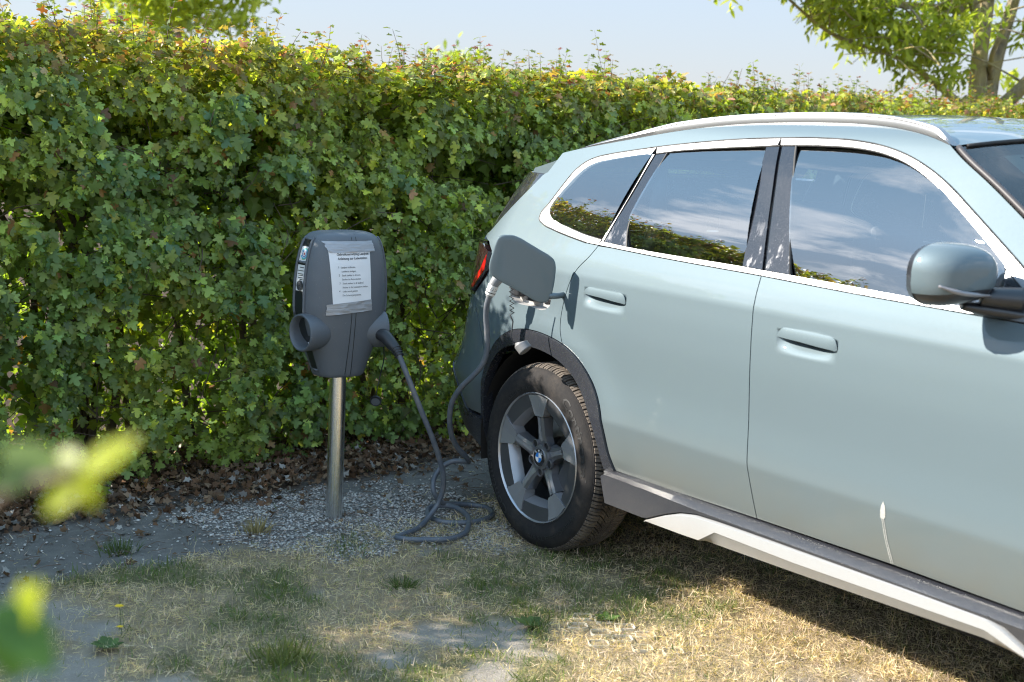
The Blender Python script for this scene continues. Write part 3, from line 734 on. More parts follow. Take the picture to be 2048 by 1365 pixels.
# plastic ground grid showing through the worn turf
def ground_grid():
    root = empty('ground_grid', (.33, 4.28, 0)); tag(root, 'pale plastic ground grid cells showing through the worn turf', 'ground grid')
    gm = simple('grid_plastic', (.60, .54, .44), .6, var=.2, scale=20)
    ax = np.array([1.0, .10]); ax /= np.linalg.norm(ax); ay = np.array([-ax[1], ax[0]])
    def rr(cx, cy, w, h, r_):
        pts = []
        for qx, qy, a0 in ((1, 1, 0), (-1, 1, 90), (-1, -1, 180), (1, -1, 270)):
            for k in range(4):
                a = math.radians(a0 + 30 * k); pts.append((cx + qx * (w / 2 - r_) + r_ * math.cos(a), cy + qy * (h / 2 - r_) + r_ * math.sin(a)))
        return pts
    cells = [(-.05, .13, 1), (.02, .10, 1), (.075, .04, 1), (-.075, .05, .6), (-.01, -.01, .7), (.05, -.06, .8), (.13, -.02, .4), (-.03, -.10, .5), (.19, -.16, .5), (.10, -.13, .3)]
    for cx, cy, vis in cells:
        o_ = rr(0, 0, .064, .050, .012); i_ = rr(0, 0, .059, .045, .0105); n = len(o_); zt = .002 + .005 * vis
        V = [(*(p[0] * ax + p[1] * ay), z) for z in (zt, -.01) for p in o_] + [(*(p[0] * ax + p[1] * ay), z) for z in (zt, -.01) for p in i_]
        F = []
        for k in range(n):
            j = (k + 1) % n
            F += [(k, j, 2*n+j, 2*n+k), (k, n+k, n+j, j), (2*n+k, 2*n+j, 3*n+j, 3*n+k)]
        o = mk('grid_cell', V, F, gm, root); o.location = (*(cx * ax + cy * ay), 0)
ground_grid()
# ------------------------------------------------------------------ the car. Body frame: X forward, Y outward to the visible side, Z up
CARO = (.839, 5.664, 0); YAW = math.radians(-54.30)
car = empty('car', CARO, YAW)
tag(car, 'pale grey-green metallic estate car parked beside the hedge with its charging flap open', 'car')
def LC(P, s=1):
    P = np.atleast_2d(np.asarray(P, float)); return np.stack([P[:, 0], -s * P[:, 1], P[:, 2]], 1)

# ---- materials
def paint_mat():
    b = NB('car_paint'); v = b.obj(); x, y, z = b.xyz(v)
    fl = b.noise(1400, 1, .5, v)
    base = b.mix(b.math('MULTIPLY', fl, .5), (.104, .142, .163), (.152, .198, .224))
    n1 = b.noise(3.0, 5, .65, v); n2 = b.noise(90, 3, .7, v)
    low = b.math('SUBTRACT', .64, z)                        # road dust sits on the lower doors
    dust = b.math('MULTIPLY', b.math('MULTIPLY', low, 4.5, clamp=True), b.math('ADD', .35, b.math('MULTIPLY', n1, .9)), clamp=True)
    dust = b.math('ADD', b.math('MULTIPLY', dust, .72), b.math('MULTIPLY', b.math('MULTIPLY', n1, n2), .16), clamp=True)
    spk = b.ramp(b.noise(170, 1, .4, v), [(.74, 0.), (.77, 1.)])
    dust = b.math('ADD', dust, b.math('MULTIPLY', spk, .12), clamp=True)
    col = b.mix(dust, base, (.115, .11, .09))
    b.set(Base_Color=col, Metallic=b.math('SUBTRACT', .30, b.math('MULTIPLY', dust, .3), clamp=True), Roughness=b.math('ADD', .58, b.math('MULTIPLY', dust, .3)), Specular_IOR_Level=.15,
          Coat_Weight=b.math('SUBTRACT', 1.0, b.math('MULTIPLY', dust, .45), clamp=True), Coat_Roughness=b.math('ADD', .025, b.math('MULTIPLY', dust, .12)), Coat_IOR=1.5)
    return b.m
PAINT = paint_mat()
def plastic_mat(nm, c, r, dustc=(.20, .17, .14), amt=.5, zlim=.45, zs=4.0, bump=.0006):
    b = NB(nm); v = b.obj(); x, y, z = b.xyz(v); n1 = b.noise(5, 6, .7, v); n2 = b.noise(900, 2, .5, v); n3 = b.noise(60, 4, .7, v)
    st = b.n('ShaderNodeMapping'); st.inputs['Scale'].default_value = (2, 2, 26); b.l(v, st.inputs[0])
    d = b.math('MULTIPLY', b.math('MULTIPLY', b.math('SUBTRACT', zlim, z), zs, clamp=True), n1, clamp=True)
    d = b.math('ADD', b.math('MULTIPLY', d, amt), b.math('MULTIPLY', b.ramp(n3, [(.5, 0.), (.75, 1.)]), .12), clamp=True)
    b.set(Base_Color=b.mix(d, c, dustc), Roughness=b.math('ADD', r, b.math('MULTIPLY', d, .3), clamp=True)); b.bump(n2, bump)
    return b.m
BLACKP = plastic_mat('grey_black_plastic', (.028, .030, .038), .26, (.12, .11, .10), .5); BLACKP.node_tree.nodes['Principled BSDF'].inputs['Coat Weight'].default_value = .35; BLACKP.node_tree.nodes['Principled BSDF'].inputs['Coat Roughness'].default_value = .22
SILVERP = plastic_mat('silver_sill_paint', (.29, .295, .30), .40, (.26, .215, .165), .8, .35, 11)
TRIM = simple('satin_aluminium', (.29, .29, .30), .40, .9, var=.03)
RAILM = simple('rail_aluminium', (.34, .34, .35), .38, .8, var=.02)
RUBBER = simple('rubber_seal', (.014, .014, .015), .6)
DARK = simple('dark_interior', (.012, .012, .013), .85)
LINER = plastic_mat('wheelhouse_liner', (.016, .015, .014), .85, (.05, .04, .033), .6, .9, 2)
GREYIN = simple('grey_interior', (.10, .10, .105), .8)
LIGHTIN = simple('light_interior', (.42, .42, .42), .85)
def gloss_mat():
    b = NB('gloss_black_pillar'); v = b.obj(); m = b.n('ShaderNodeMapping'); m.inputs['Scale'].default_value = (28, 28, 5); b.l(v, m.inputs[0])
    x, y, z = b.xyz(v)
    n = b.noise(1.0, 4, .7, m.outputs[0]); f = b.noise(500, 2, .6, v); w = b.noise(4, 4, .6, v)
    drip = b.math('MULTIPLY', b.ramp(n, [(.56, 0.), (.64, 1.)]), b.math('MULTIPLY', b.math('SUBTRACT', 1.33, z), 7.0, clamp=True), clamp=True)
    d = b.math('ADD', b.math('MULTIPLY', b.ramp(f, [(.5, 0.), (.72, 1.)]), .10), b.math('MULTIPLY', drip, .38), clamp=True)
    b.set(Base_Color=b.mix(d, (.014, .015, .020), (.40, .39, .42)), Roughness=b.math('ADD', .06, b.math('MULTIPLY', d, .5)), Coat_Weight=.5, Specular_IOR_Level=.8)
    return b.m
GLOSS = gloss_mat()
def glass_mat(nm, tint, ior=1.75, dustamt=.10, rough=.0):
    b = NB(nm); v = b.obj(); b.nt.nodes.remove(b.p); x, y, z = b.xyz(v)
    fr = b.n('ShaderNodeFresnel'); fr.inputs[0].default_value = ior
    tr = b.n('ShaderNodeBsdfTransparent'); tr.inputs[0].default_value = (*tint, 1)
    gl = b.n('ShaderNodeBsdfGlossy'); gl.inputs['Roughness'].default_value = rough; gl.inputs[0].default_value = (1, 1, 1, 1)
    m = b.n('ShaderNodeMixShader'); b.l(fr.outputs[0], m.inputs[0]); b.l(tr.outputs[0], m.inputs[1]); b.l(gl.outputs[0], m.inputs[2])
    df = b.n('ShaderNodeBsdfDiffuse'); df.inputs[0].default_value = (.42, .40, .36, 1)
    n = b.ramp(b.noise(420, 2, .6, v), [(.50, .12), (.70, 1.)]); w = b.noise(5, 4, .6, v)
    d = b.math('MULTIPLY', b.math('MULTIPLY', n, w), dustamt)
    m2 = b.n('ShaderNodeMixShader'); b.l(d, m2.inputs[0]); b.l(m.outputs[0], m2.inputs[1]); b.l(df.outputs[0], m2.inputs[2])
    b.l(m2.outputs[0], b.out.inputs[0]); return b.m
GLASS = glass_mat('side_glass', (.72, .76, .76), 3.5, .03)
GLASSQ = glass_mat('privacy_glass', (.10, .11, .11), 3.3, .10)
GLASSW = glass_mat('windscreen_glass', (.55, .60, .58), 1.7, .12)

# ---- panels laid on the body side
def pip(pts, poly):
    x, y = pts[:, 0], pts[:, 1]; ins = np.zeros(len(pts), bool); j = len(poly) - 1
    for i in range(len(poly)):
        xi, yi = poly[i]; xj, yj = poly[j]
        c = ((yi > y) != (yj > y)) & (x < (xj - xi) * (y - yi) / (yj - yi + 1e-15) + xi); ins ^= c; j = i
    return ins
def area(p): return .5 * sum(p[i-1][0]*p[i][1]-p[i][0]*p[i-1][1] for i in range(len(p)))
def resamp(poly, step):
    out = []
    for i in range(len(poly)):
        a, b_ = np.array(poly[i]), np.array(poly[(i + 1) % len(poly)]); L_ = np.linalg.norm(b_ - a)
        if L_ < 1e-5: continue
        n = max(1, int(math.ceil(L_ / step))); out += [a + (b_ - a) * k / n for k in range(n)]
    return np.array(out)
def insetp(poly, d):
    p = np.array(poly); a = np.roll(p, 1, 0); b_ = np.roll(p, -1, 0)
    e1 = p - a; e1 /= np.linalg.norm(e1, axis=1, keepdims=True); e2 = b_ - p; e2 /= np.linalg.norm(e2, axis=1, keepdims=True)
    n1 = np.stack([-e1[:, 1], e1[:, 0]], 1); n2 = np.stack([-e2[:, 1], e2[:, 0]], 1); n = n1 + n2; n /= np.linalg.norm(n, axis=1, keepdims=True) + 1e-9
    k = np.clip(np.sum(n * n1, 1), .5, 1); return p + n * (d / k)[:, None]
CREASE = (.555, .563, .570, .577, .585, 1.034, 1.040, 1.046, 1.052, 1.058)
def panel(name, poly, mat, parent, off=0., thick=.018, inset=.0018, step=.022, s=1, hole=None, disp=None, dense=None, rim=True, edge_step=None):
    poly = np.array(poly, float)
    if area(poly) < 0: poly = poly[::-1]
    if inset: poly = insetp(poly, inset)
    loops = [resamp(poly, edge_step or step)]
    if hole is not None:
        h = np.array(hole, float)
        if area(h) > 0: h = h[::-1]
        loops.append(resamp(h, edge_step or step * .6))
    lo, hi = poly.min(0), poly.max(0)
    zs = np.arange(lo[1] + step * .5, hi[1], step); zs = np.array([z for z in zs if min(abs(z - c) for c in CREASE) > step * .35] + [c for c in CREASE if lo[1] < c < hi[1]])
    G = np.array([(u, z) for z in zs for u in np.arange(lo[0] + step * .5, hi[0], step)]).reshape(-1, 2)
    if dense is not None:
        (a0, b0, a1, b1), ds = dense
        if len(G): G = G[~((G[:, 0] > a0) & (G[:, 0] < a1) & (G[:, 1] > b0) & (G[:, 1] < b1))]
        G = np.concatenate([G, np.array([(u, z) for z in np.arange(b0, b1, ds) for u in np.arange(a0, a1, ds)])])
    if len(G):
        G = G[pip(G, poly)]
        if hole is not None and len(G): G = G[~pip(G, h)]
    if len(G):
        bd = np.concatenate(loops); dm = np.array([np.min(np.hypot(*(bd - g).T)) for g in G]); G = G[dm > step * .3]
    pts = np.concatenate(loops + ([G] if len(G) else []))
    edges = []; o = 0; ring = []
    for l_ in loops:
        n = len(l_); edges += [(o + i, o + (i + 1) % n) for i in range(n)]; ring.append([o + i for i in range(n)]); o += n
    vo, eo, fo, ov, _, _ = geometry.delaunay_2d_cdt([Vector(p) for p in pts], edges, [], 0, 1e-6)
    vo = np.array([v[:] for v in vo]); fo = np.array([f for f in fo if len(f) == 3])
    cen = vo[fo].mean(1); k = pip(cen, loops[0])
    if hole is not None: k &= ~pip(cen, loops[1])
    fo = fo[k]
    P = side_pt(vo[:, 0], vo[:, 1]); Nn = side_nrm(vo[:, 0], vo[:, 1])
    if disp is not None:
        e = .0015
        def full(u, z): return side_pt(u, z) + side_nrm(u, z) * (off + disp(u, z))[:, None]
        P = full(vo[:, 0], vo[:, 1]); du = full(vo[:, 0]+e, vo[:, 1]) - full(vo[:, 0]-e, vo[:, 1]); dz = full(vo[:, 0], vo[:, 1]+e) - full(vo[:, 0], vo[:, 1]-e)
        Nn = np.cross(dz, du); Nn /= np.linalg.norm(Nn, axis=1, keepdims=True) + 1e-12
    elif off: P = P + Nn * off
    V = [p for p in LC(P, s)]; NL = LC(Nn, s); F = []; LN = []
    for f in fo:
        a_, b_, c_ = vo[f]
        ccw = (b_[0]-a_[0])*(c_[1]-a_[1])-(b_[1]-a_[1])*(c_[0]-a_[0]) > 0
        f = list(f) if ccw == (s > 0) else list(f)[::-1]
        F.append(f); LN += [NL[i] for i in f]
    if rim:
        mp_ = {}
        for i, r_ in enumerate(ov):
            for q in r_: mp_.setdefault(q, i)
        cenm = {}
        for rg in ring:
            rg = [mp_.get(q) for q in rg if mp_.get(q) is not None]; n = len(rg); b0 = len(V)
            for i in rg: V.append(V[i])
            for i in rg: V.append(V[i] - NL[i] * thick)
            for i in range(n):
                j = (i + 1) % n; a_, b_, c_, d_ = b0 + i, b0 + j, b0 + n + j, b0 + n + i
                nn = np.cross(V[b_] - V[a_], V[d_] - V[a_]); L_ = np.linalg.norm(nn)
                if L_ < 1e-10: continue
                nn /= L_
                if s > 0: F.append([a_, d_, c_, b_]); LN += [-nn] * 4
                else: F.append([a_, b_, c_, d_]); LN += [nn] * 4
    me = bpy.data.meshes.new(name); me.from_pydata([tuple(v) for v in V], [], F); me.polygons.foreach_set('use_smooth', [True] * len(me.polygons)); me.update()
    me.normals_split_custom_set([tuple(float(q) for q in n_) for n_ in LN])
    return link(name, me, parent, mat)

A = np.array
dlo_q = [(.248,1.159),(.178,1.161),(.071,1.173),(-.040,1.188),(-.112,1.202),(-.148,1.220),(-.149,1.241),(-.128,1.270),(-.100,1.319),(-.073,1.366),(-.050,1.399),(-.022,1.423),(.014,1.443),(.056,1.457),(.126,1.471),(.238,1.488),(.371,1.507)]
dlo_t = [(.371,1.507),(.581,1.532),(.748,1.548),(.925,1.559)]
dlo_f = [(.925,1.559),(1.094,1.565),(1.240,1.562),(1.352,1.549),(1.449,1.526),(1.541,1.491),(1.619,1.451),(1.698,1.402),(1.773,1.355),(1.848,1.308),(1.916,1.265),(2.02,1.198),(2.11,1.140)]
belt_lo = [(.248,1.159),(.581,1.151),(1.049,1.145),(1.442,1.137),(1.739,1.134),(2.11,1.131)]
q_in = [(.257,1.178),(.163,1.186),(.053,1.202),(-.027,1.217),(-.070,1.232),(-.094,1.254),(-.087,1.275),(-.058,1.316),(-.010,1.374),(.015,1.400),(.046,1.420),(.080,1.433),(.142,1.446),(.253,1.465),(.355,1.480)]
t_in = [(.376,1.484),(.422,1.491),(.654,1.515),(.875,1.532),(.932,1.536)]
f_in = [(.938,1.537),(1.004,1.540),(1.110,1.543),(1.254,1.541),(1.364,1.528),(1.439,1.509),(1.516,1.479),(1.595,1.436),(1.676,1.383),(1.739,1.342),(1.800,1.302),(1.879,1.250),(1.938,1.212),(2.05,1.143)]
belt_up = [(.262,1.173),(.390,1.168),(.957,1.163),(1.046,1.161),(1.146,1.160),(1.432,1.155),(1.686,1.150),(2.05,1.143)]
rshut = [(.249,1.157),(.222,1.115),(.184,1.073),(.167,1.047),(.150,1.010),(.136,.964),(.128,.927),(.125,.886),(.132,.843),(.152,.799)]
bdoor = [(1.049,1.145),(1.059,1.049),(1.070,.917),(1.078,.80),(1.086,.68),(1.095,.58),(1.108,.51),(1.128,.406)]
arch_o = [(-.388,.262),(-.380,.406),(-.362,.530),(-.330,.640),(-.285,.718),(-.230,.768),(-.165,.800),(-.100,.814),(-.030,.819),(.040,.816),(.105,.808),(.152,.798),(.211,.777),(.262,.750),(.307,.717),(.350,.674),(.383,.620),(.408,.54),(.425,.47),(.451,.401)]
arch_i = [(-.372,.262),(-.362,.40),(-.343,.520),(-.312,.616),(-.262,.688),(-.205,.728),(-.130,.750),(-.054,.757),(.028,.755),(.108,.742),(.181,.716),(.243,.678),(.297,.623),(.338,.556),(.368,.47),(.388,.394)]
railj = [(-.17,1.466),(-.076,1.484),(.207,1.530),(.415,1.564),(.659,1.595),(.860,1.609),(1.028,1.615),(1.209,1.615),(1.368,1.604),(1.487,1.585),(1.560,1.566)]
apill = [(1.560,1.566),(1.609,1.536),(1.723,1.473),(1.865,1.387),(2.03,1.285),(2.22,1.165)]
rseam = [(-.225,1.388),(-.203,1.425),(-.181,1.462)]
dpill = [(-.57,1.125),(-.477,1.150),(-.431,1.190),(-.337,1.281),(-.251,1.375)]
Q = lambda c, n=5: [tuple(p) for p in crom(c, n)]
UC = -1.62
for s in (1, -1):
    nmh = (lambda a: a)
    # side frame: rear wing, roof side and windscreen pillar in one pressing
    port = [(-.195,.905),(-.185,.893),(.045,.903),(.062,.925),(.066,1.06),(.05,1.078),(-.17,1.09),(-.19,1.075)]
    port_c = [(-.205,.955),(-.198,.922),(-.180,.912),(-.068,.903),(.030,.905),(.050,.918),(.056,.945),(.050,1.01),(.03,1.03),(-.17,1.06),(-.20,1.04)]
    fr = Q(rshut) + Q([p for p in arch_o if p[0] < .15][::-1])[:-0 or None]
    ao = Q(arch_o)
    left = [p for p in ao if p[0] < .150][::-1]
    left = [p for p in left if p[1] > .60 or p[0] > -.33]
    sf = Q(rshut) + left + [(-.352,.70),(-.40,.775),(-.455,.85),(-.490,.898)] + Q([(-.485,.903),(-.429,.944),(-.375,.995),(-.370,1.040),(-.378,1.075)],3) + [(-.43,1.105),(-.52,1.118)] + Q(dpill) + [(-.235,1.385)] + rseam + Q(railj) + Q(apill)[1:] + [(2.24,1.134),(2.115,1.136)] + Q(dlo_f)[::-1] + Q(dlo_t)[::-1][1:] + Q(dlo_q)[::-1][1:]
    panel('side_frame', sf, PAINT, car, s=s, step=.02, hole=[tuple(p) for p in crom(A(port_c), 4, closed=True)] if s > 0 else None, thick=.03)
    def recess(u0, u1, z0, z1, dep):
        uc, zc, hu, hz = (u0+u1)/2, (z0+z1)/2, (u1-u0)/2, (z1-z0)/2
        def f(u, z):
            zt = np.clip((z - z0) / (z1 - z0), 0, 1)
            a = np.clip(1 - np.abs((u - uc) / hu) ** 2.6, 0, 1)
            lowr = np.clip((z - z0) / (.80 * (z1 - z0)), 0, 1); upr = np.clip((z1 - z) / .006, 0, 1)
            return -dep * a * (lowr * lowr * (3 - 2 * lowr)) * upr
        return f
    rd = Q(rshut) + [p for p in ao if p[0] > .152] + [(.456,.399),(.700,.397),(1.126,.405)] + Q(bdoor)[::-1] + Q(belt_lo[:3])[::-1][1:-1]
    d1 = panel('rear_door', rd, PAINT, car, s=s, disp=recess(.236, .470, .940, 1.010, .030), dense=((.215, .925, .49, 1.03), .0065))
    fd = Q(bdoor) + [(1.131,.405),(1.658,.411),(2.080,.407),(2.16,.42),(2.205,.70),(2.205,1.0),(2.14,1.131)] + Q(belt_lo[2:])[::-1][1:-1]
    d2 = panel('front_door', fd, PAINT, car, s=s, disp=recess(1.166, 1.408, .930, 1.003, .030), dense=((1.145, .915, 1.43, 1.025), .0065))
    # grips: slim bars bridging the recesses
    for (d_, u0, u1, zt, zb, k0) in ((d1, .240, .468, 1.017, .986, .03), (d2, 1.169, 1.406, 1.011, .976, .03)):
        out = [(u0, zb + .004), (u0 + .010, zb + .018), (u0 + .028, zt - .002), (u0 + .05, zt), (u1 - .035, zt), (u1 - .012, zt - .006), (u1 - .002, zt - .020), (u1, zb - .004), (u1 - .02, zb - .004), (u0 + .10, zb + .001)]
        cu, cz = (u0 + u1) / 2, (zt + zb) / 2
        def gd(u, z, zt=zt, zb=zb, u0=u0, u1=u1):
            v_ = np.clip((z - zb) / (zt - zb), -.3, 1); e_ = np.clip(np.minimum(u - u0, u1 - u) / .03, 0, 1)
            return .010 * np.sqrt(np.clip(1 - (1.15 * v_ - .35) ** 2 * .8, 0, 1)) * (.35 + .65 * np.sqrt(e_)) - .002
        panel('handle', Q(out, 3), PAINT, d_, s=s, off=.0, disp=gd, inset=0, thick=.012, step=.006, edge_step=.008)
        if s > 0 and u0 > 1:
            pass
    # window surround
    TQ = Q(dlo_q) + Q(q_in)[::-1]
    panel('window_trim', TQ, TRIM, car, s=s, off=.003, thick=.012, inset=.001, step=.015)
    panel('window_trim', Q(dlo_t) + [(.925,1.537)] + Q(t_in[:4])[::-1] + [(.380,1.486)], TRIM, d1, s=s, off=.003, thick=.012, inset=.001, step=.015)
    panel('belt_trim', Q(belt_lo[:3]) + [(1.047,1.161)] + Q(belt_up[:3])[::-1], TRIM, d1, s=s, off=.004, thick=.012, inset=.001, step=.015)
    panel('window_trim', Q(dlo_f) + Q(f_in)[::-1], TRIM, d2, s=s, off=.003, thick=.012, inset=.001, step=.015)
    panel('belt_trim', Q(belt_lo[2:]) + Q(belt_up[3:])[::-1], TRIM, d2, s=s, off=.004, thick=.012, inset=.001, step=.015)
    # glass, gloss black covers and seals
    qg = Q(q_in)
    bulge = lambda u, z: .20 * (z - 1.16) * (1 - (z - 1.16) / .38)
    panel('quarter_window', qg, GLASSQ, car, s=s, off=-.007, disp=bulge, rim=False, inset=-.004, step=.04)
    panel('divider_trim', [(.355,1.482),(.372,1.484),(.2685,1.172),(.257,1.176)], TRIM, car, s=s, off=.001, thick=.01, inset=.001, step=.03)
    rg = [(.434,1.491),(.654,1.514),(.875,1.532),(.956,1.164),(.397,1.168),(.372,1.225),(.366,1.268)]
    panel('window', rg, GLASS, d1, s=s, off=-.011, disp=bulge, rim=False, inset=-.004, step=.04)
    fg = [(1.001,1.539),(1.110,1.542),(1.254,1.541),(1.364,1.528),(1.439,1.509),(1.516,1.479),(1.595,1.436),(1.676,1.383),(1.739,1.342),(1.800,1.302),(1.86,1.262),(1.90,1.147),(1.686,1.151),(1.432,1.155),(1.161,1.160)]
    panel('window', fg, GLASS, d2, s=s, off=-.011, disp=bulge, rim=False, inset=-.004, step=.04)
    panel('mirror_sail', [(1.862,1.262),(1.938,1.212),(2.05,1.143),(1.902,1.147)], GLOSS, d2, s=s, off=.000, thick=.01, inset=.001)
    panel('pillar_cover', [(.376,1.484),(.434,1.491),(.370,1.268),(.374,1.225),(.400,1.168),(.270,1.172)], GLOSS, d1, s=s, off=-.001, thick=.01, inset=.0015)
    panel('pillar_cover', [(.875,1.532),(.932,1.536),(1.044,1.161),(.956,1.164)], GLOSS, d1, s=s, off=-.001, thick=.01, inset=.0015)
    panel('pillar_cover', [(.942,1.537),(1.001,1.539),(1.161,1.160),(1.056,1.161)], GLOSS, d2, s=s, off=-.001, thick=.01, inset=.0015)
    def seal(name, uz, par, r=.0028, off=.0):
        p = crom(A(uz), 5); P = side_pt(p[:, 0], p[:, 1]) + side_nrm(p[:, 0], p[:, 1]) * off
        V, F = tube_arrays(LC(P, s), r, 6); mk(name, V, F, RUBBER, par, True, 60)
    seal('seal', [(.434,1.492),(.400,1.38),(.369,1.268)], d1, .004); seal('seal', [(.369,1.268),(.374,1.225),(.398,1.168)], d1, .004)
    seal('seal', [(1.001,1.539),(1.08,1.35),(1.161,1.160)], d2, .004)
    seal('seal', t_in, d1, .0025, -.001); seal('seal', f_in, d2, .0028, -.001); seal('seal', q_in, car, .0028, -.001)
    seal('roof_seal', dlo_q[1:] + dlo_t[1:] + dlo_f[1:], car, .0030, .0020)
    # bumper, tail lamp, rear window and tailgate
    panel('rear_bumper', [(UC,.895),(-.495,.893),(-.455,.845),(-.40,.770),(-.352,.695)] + [p for p in ao if p[1] > .42 and p[1] < .68 and p[0] < 0][::-1] + [(-.480,.440),(-.60,.53),(-.704,.594),(UC,.60)], PAINT, car, s=s, thick=.02, step=.03)
    panel('lower_bumper', [(UC,.596),(-.704,.590),(-.60,.526),(-.480,.436),(-.386,.415),(-.392,.262),(-.52,.315),(-.72,.355),(UC,.36)], BLACKP, car, s=s, off=.004, thick=.03, step=.03)
    lamp = panel('tail_lamp', [(-.374,1.072),(-.368,1.040),(-.374,.997),(-.428,.947),(-.488,.905),(-.60,.90),(-.80,.93),(-.98,.96),(-.98,1.06),(-.80,1.095),(-.55,1.100),(-.45,1.095)], None, car, s=s, off=.016, thick=.03, step=.025)
    lb = NB('smoked_lens'); lv = lb.obj(); lb.set(Base_Color=lb.mix(lb.ramp(lb.noise(600, 2, .6, lv), [(.5, 0.), (.7, .35)]), (.016, .004, .005), (.20, .16, .15)), Roughness=.12, Coat_Weight=1.0)
    lamp.data.materials.append(lb.m)
    red = simple('red_lens', (.42, .008, .008), .18, coat=1.0, var=.25, scale=90) if s > 0 else bpy.data.materials['red_lens']
    panel('red_reflector', [(-.378,1.062),(-.372,1.03),(-.378,1.000),(-.43,.953),(-.47,.921),(-.505,.915),(-.49,.938),(-.452,.975),(-.418,1.000),(-.40,1.03)], red, lamp, s=s, off=.0172, thick=.004, step=.02, inset=.002)
    panel('tailgate', [(UC,.899),(-.60,.898),(-.80,.928),(-.98,.958),(-.98,1.062),(-.80,1.097),(-.57,1.103),(-.575,1.120),(UC,1.120)], PAINT, car, s=s, step=.03)
    panel('rear_window', [(UC,1.124),(-.575,1.124),(-.480,1.148),(-.435,1.188),(-.342,1.279),(-.258,1.371),(-.245,1.382),(-1.25,1.382)], GLOSS, car, s=s, off=-.004, step=.03)
    # front wing, off to the right of the photograph
    fo = [(2.22,.40)] + [tuple(p) for p in (A([(2.692 + .45*math.cos(a), .345 + .47*math.sin(a)) for a in np.linspace(math.pi*.95, .1, 20)]))] + [(3.35,.40),(3.66,.45),(3.66,.84),(3.25,.90),(2.75,.985),(2.36,1.06),(2.25,1.128),(2.21,1.0),(2.21,.70),(2.165,.42)]
    panel('front_wing', fo, PAINT, car, s=s, step=.04)
    # wheel arch cladding
    ai = Q(arch_i)
    panel('arch_cladding', ao + ai[::-1], BLACKP, car, s=s, off=.008, thick=.045, inset=.0008, step=.02)
    fai = [(2.692 + .385*math.cos(a), .345 + .41*math.sin(a)) for a in np.linspace(math.pi*.95, .1, 20)]
    panel('arch_cladding', fo[1:21] + fai[::-1], BLACKP, car, s=s, off=.008, thick=.045, inset=.0008, step=.03)
    panel('inner_lining', [(-.9,.45),(-.45,.45),(-.42,.86),(.50,.86),(.55,.33),(2.15,.33),(2.2,1.12),(.26,1.13),(-.5,1.08),(-.9,.9)], DARK, car, s=s, off=-.05, rim=False, step=.12, inset=0)

# ---- sill: dark cladding with a silver lower blade, lofted along the car
def loft(name, xs, secf, mat, s=1, smooth=True, sharp=35, parent=car):
    rows = [LC(secf(x), s) for x in xs]; m = len(rows[0]); V = [p for r_ in rows for p in r_]; F = []
    for i in range(len(xs) - 1):
        for k in range(m - 1):
            f = (i*m+k, (i+1)*m+k, (i+1)*m+k+1, i*m+k+1); F.append(f if s < 0 else f[::-1])
    F.append(tuple(range(m))); F.append(tuple((len(xs)-1)*m + k for k in range(m))[::-1])
    return mk(name, V, F, mat, parent, smooth, sharp)
wt = lambda x: float(np.interp(x, [.655,.752,.825,.897,1.056,1.331,1.735,2.0,2.049,2.116,2.17], [.281,.322,.347,.360,.366,.370,.375,.374,.360,.330,.300]))   # top of the silver blade
wb = lambda x: float(np.interp(x, [.655,.90,1.333,1.738,1.984,2.17], [.279,.286,.295,.306,.314,.298]))
wl = lambda x: float(np.interp(x, [.655,.93,1.0,1.334,1.739,2.0,2.17], [.280,.290,.334,.332,.340,.345,.299]))                                       # light/under edge of the blade
def sill_sec(x):
    top = .397 + .004 * math.sin(x); t_ = wt(x) if x > .655 else .281
    e = np.clip((x - .40) / .06, 0, 1); bot = max(t_ - .004, .30 if x > .7 else .281); yb = .915
    shelf = min(.372, top - .02) if x > .62 else .30 + .07 * e
    k = np.clip((x - .55) / .35, 0, 1)
    return [(.86, top), (.893, top), (.9 + .010 * e, top - .006), (.918 + .014 * k, .395 - .004 - .018 * k - (1 - k) * .03), (.929 + .004 * k, shelf + .008 + .008 * (1 - k)), (.930, max(t_ + .008, .288)), (.922, max(t_ + .004, .284)), (.905, t_ - .002), (.80, .268)]
def sill3(x): return [(x, y, z) for y, z in sill_sec(x)]
for s in (1, -1):
    xs = np.concatenate([np.linspace(.452, .9, 24), np.linspace(.93, 2.0, 30), np.linspace(2.03, 2.26, 10)])
    def sf3(x):
        if x < .49:
            return [(.392 + (x - .452) * 1.0 + (.0 if z > .36 else (.397 - z) * .65), y, z) for y, z in sill_sec(.49)] if False else [(x - .045 * max(0, 1 - (.397 - z) / .12), y, z) for y, z in sill_sec(x)]
        return sill3(x)
    loft('sill_cladding', xs, sf3, BLACKP, s)
    xs = np.concatenate([np.linspace(.655, 1.0, 30), np.linspace(1.03, 1.95, 26), np.linspace(1.97, 2.17, 16)])
    def blade3(x):
        t_, l_, b_ = wt(x), wl(x), wb(x); k = np.clip((x - .655) / .2, 0, 1) * np.clip((2.2 - x) / .1, 0, 1)
        return [(x, y, z) for y, z in [(.90, t_ + .002), (.922 + .006 * k, t_ + .001), (.929 + .008 * k, t_ - .004), (.928 + .011 * k, max(l_, b_ + .001)), (.922 + .012 * k, max(l_ - .006, b_)), (.915, b_), (.87, b_ - .010), (.78, b_ - .016)]]
    loft('sill_blade', xs, blade3, SILVERP, s)

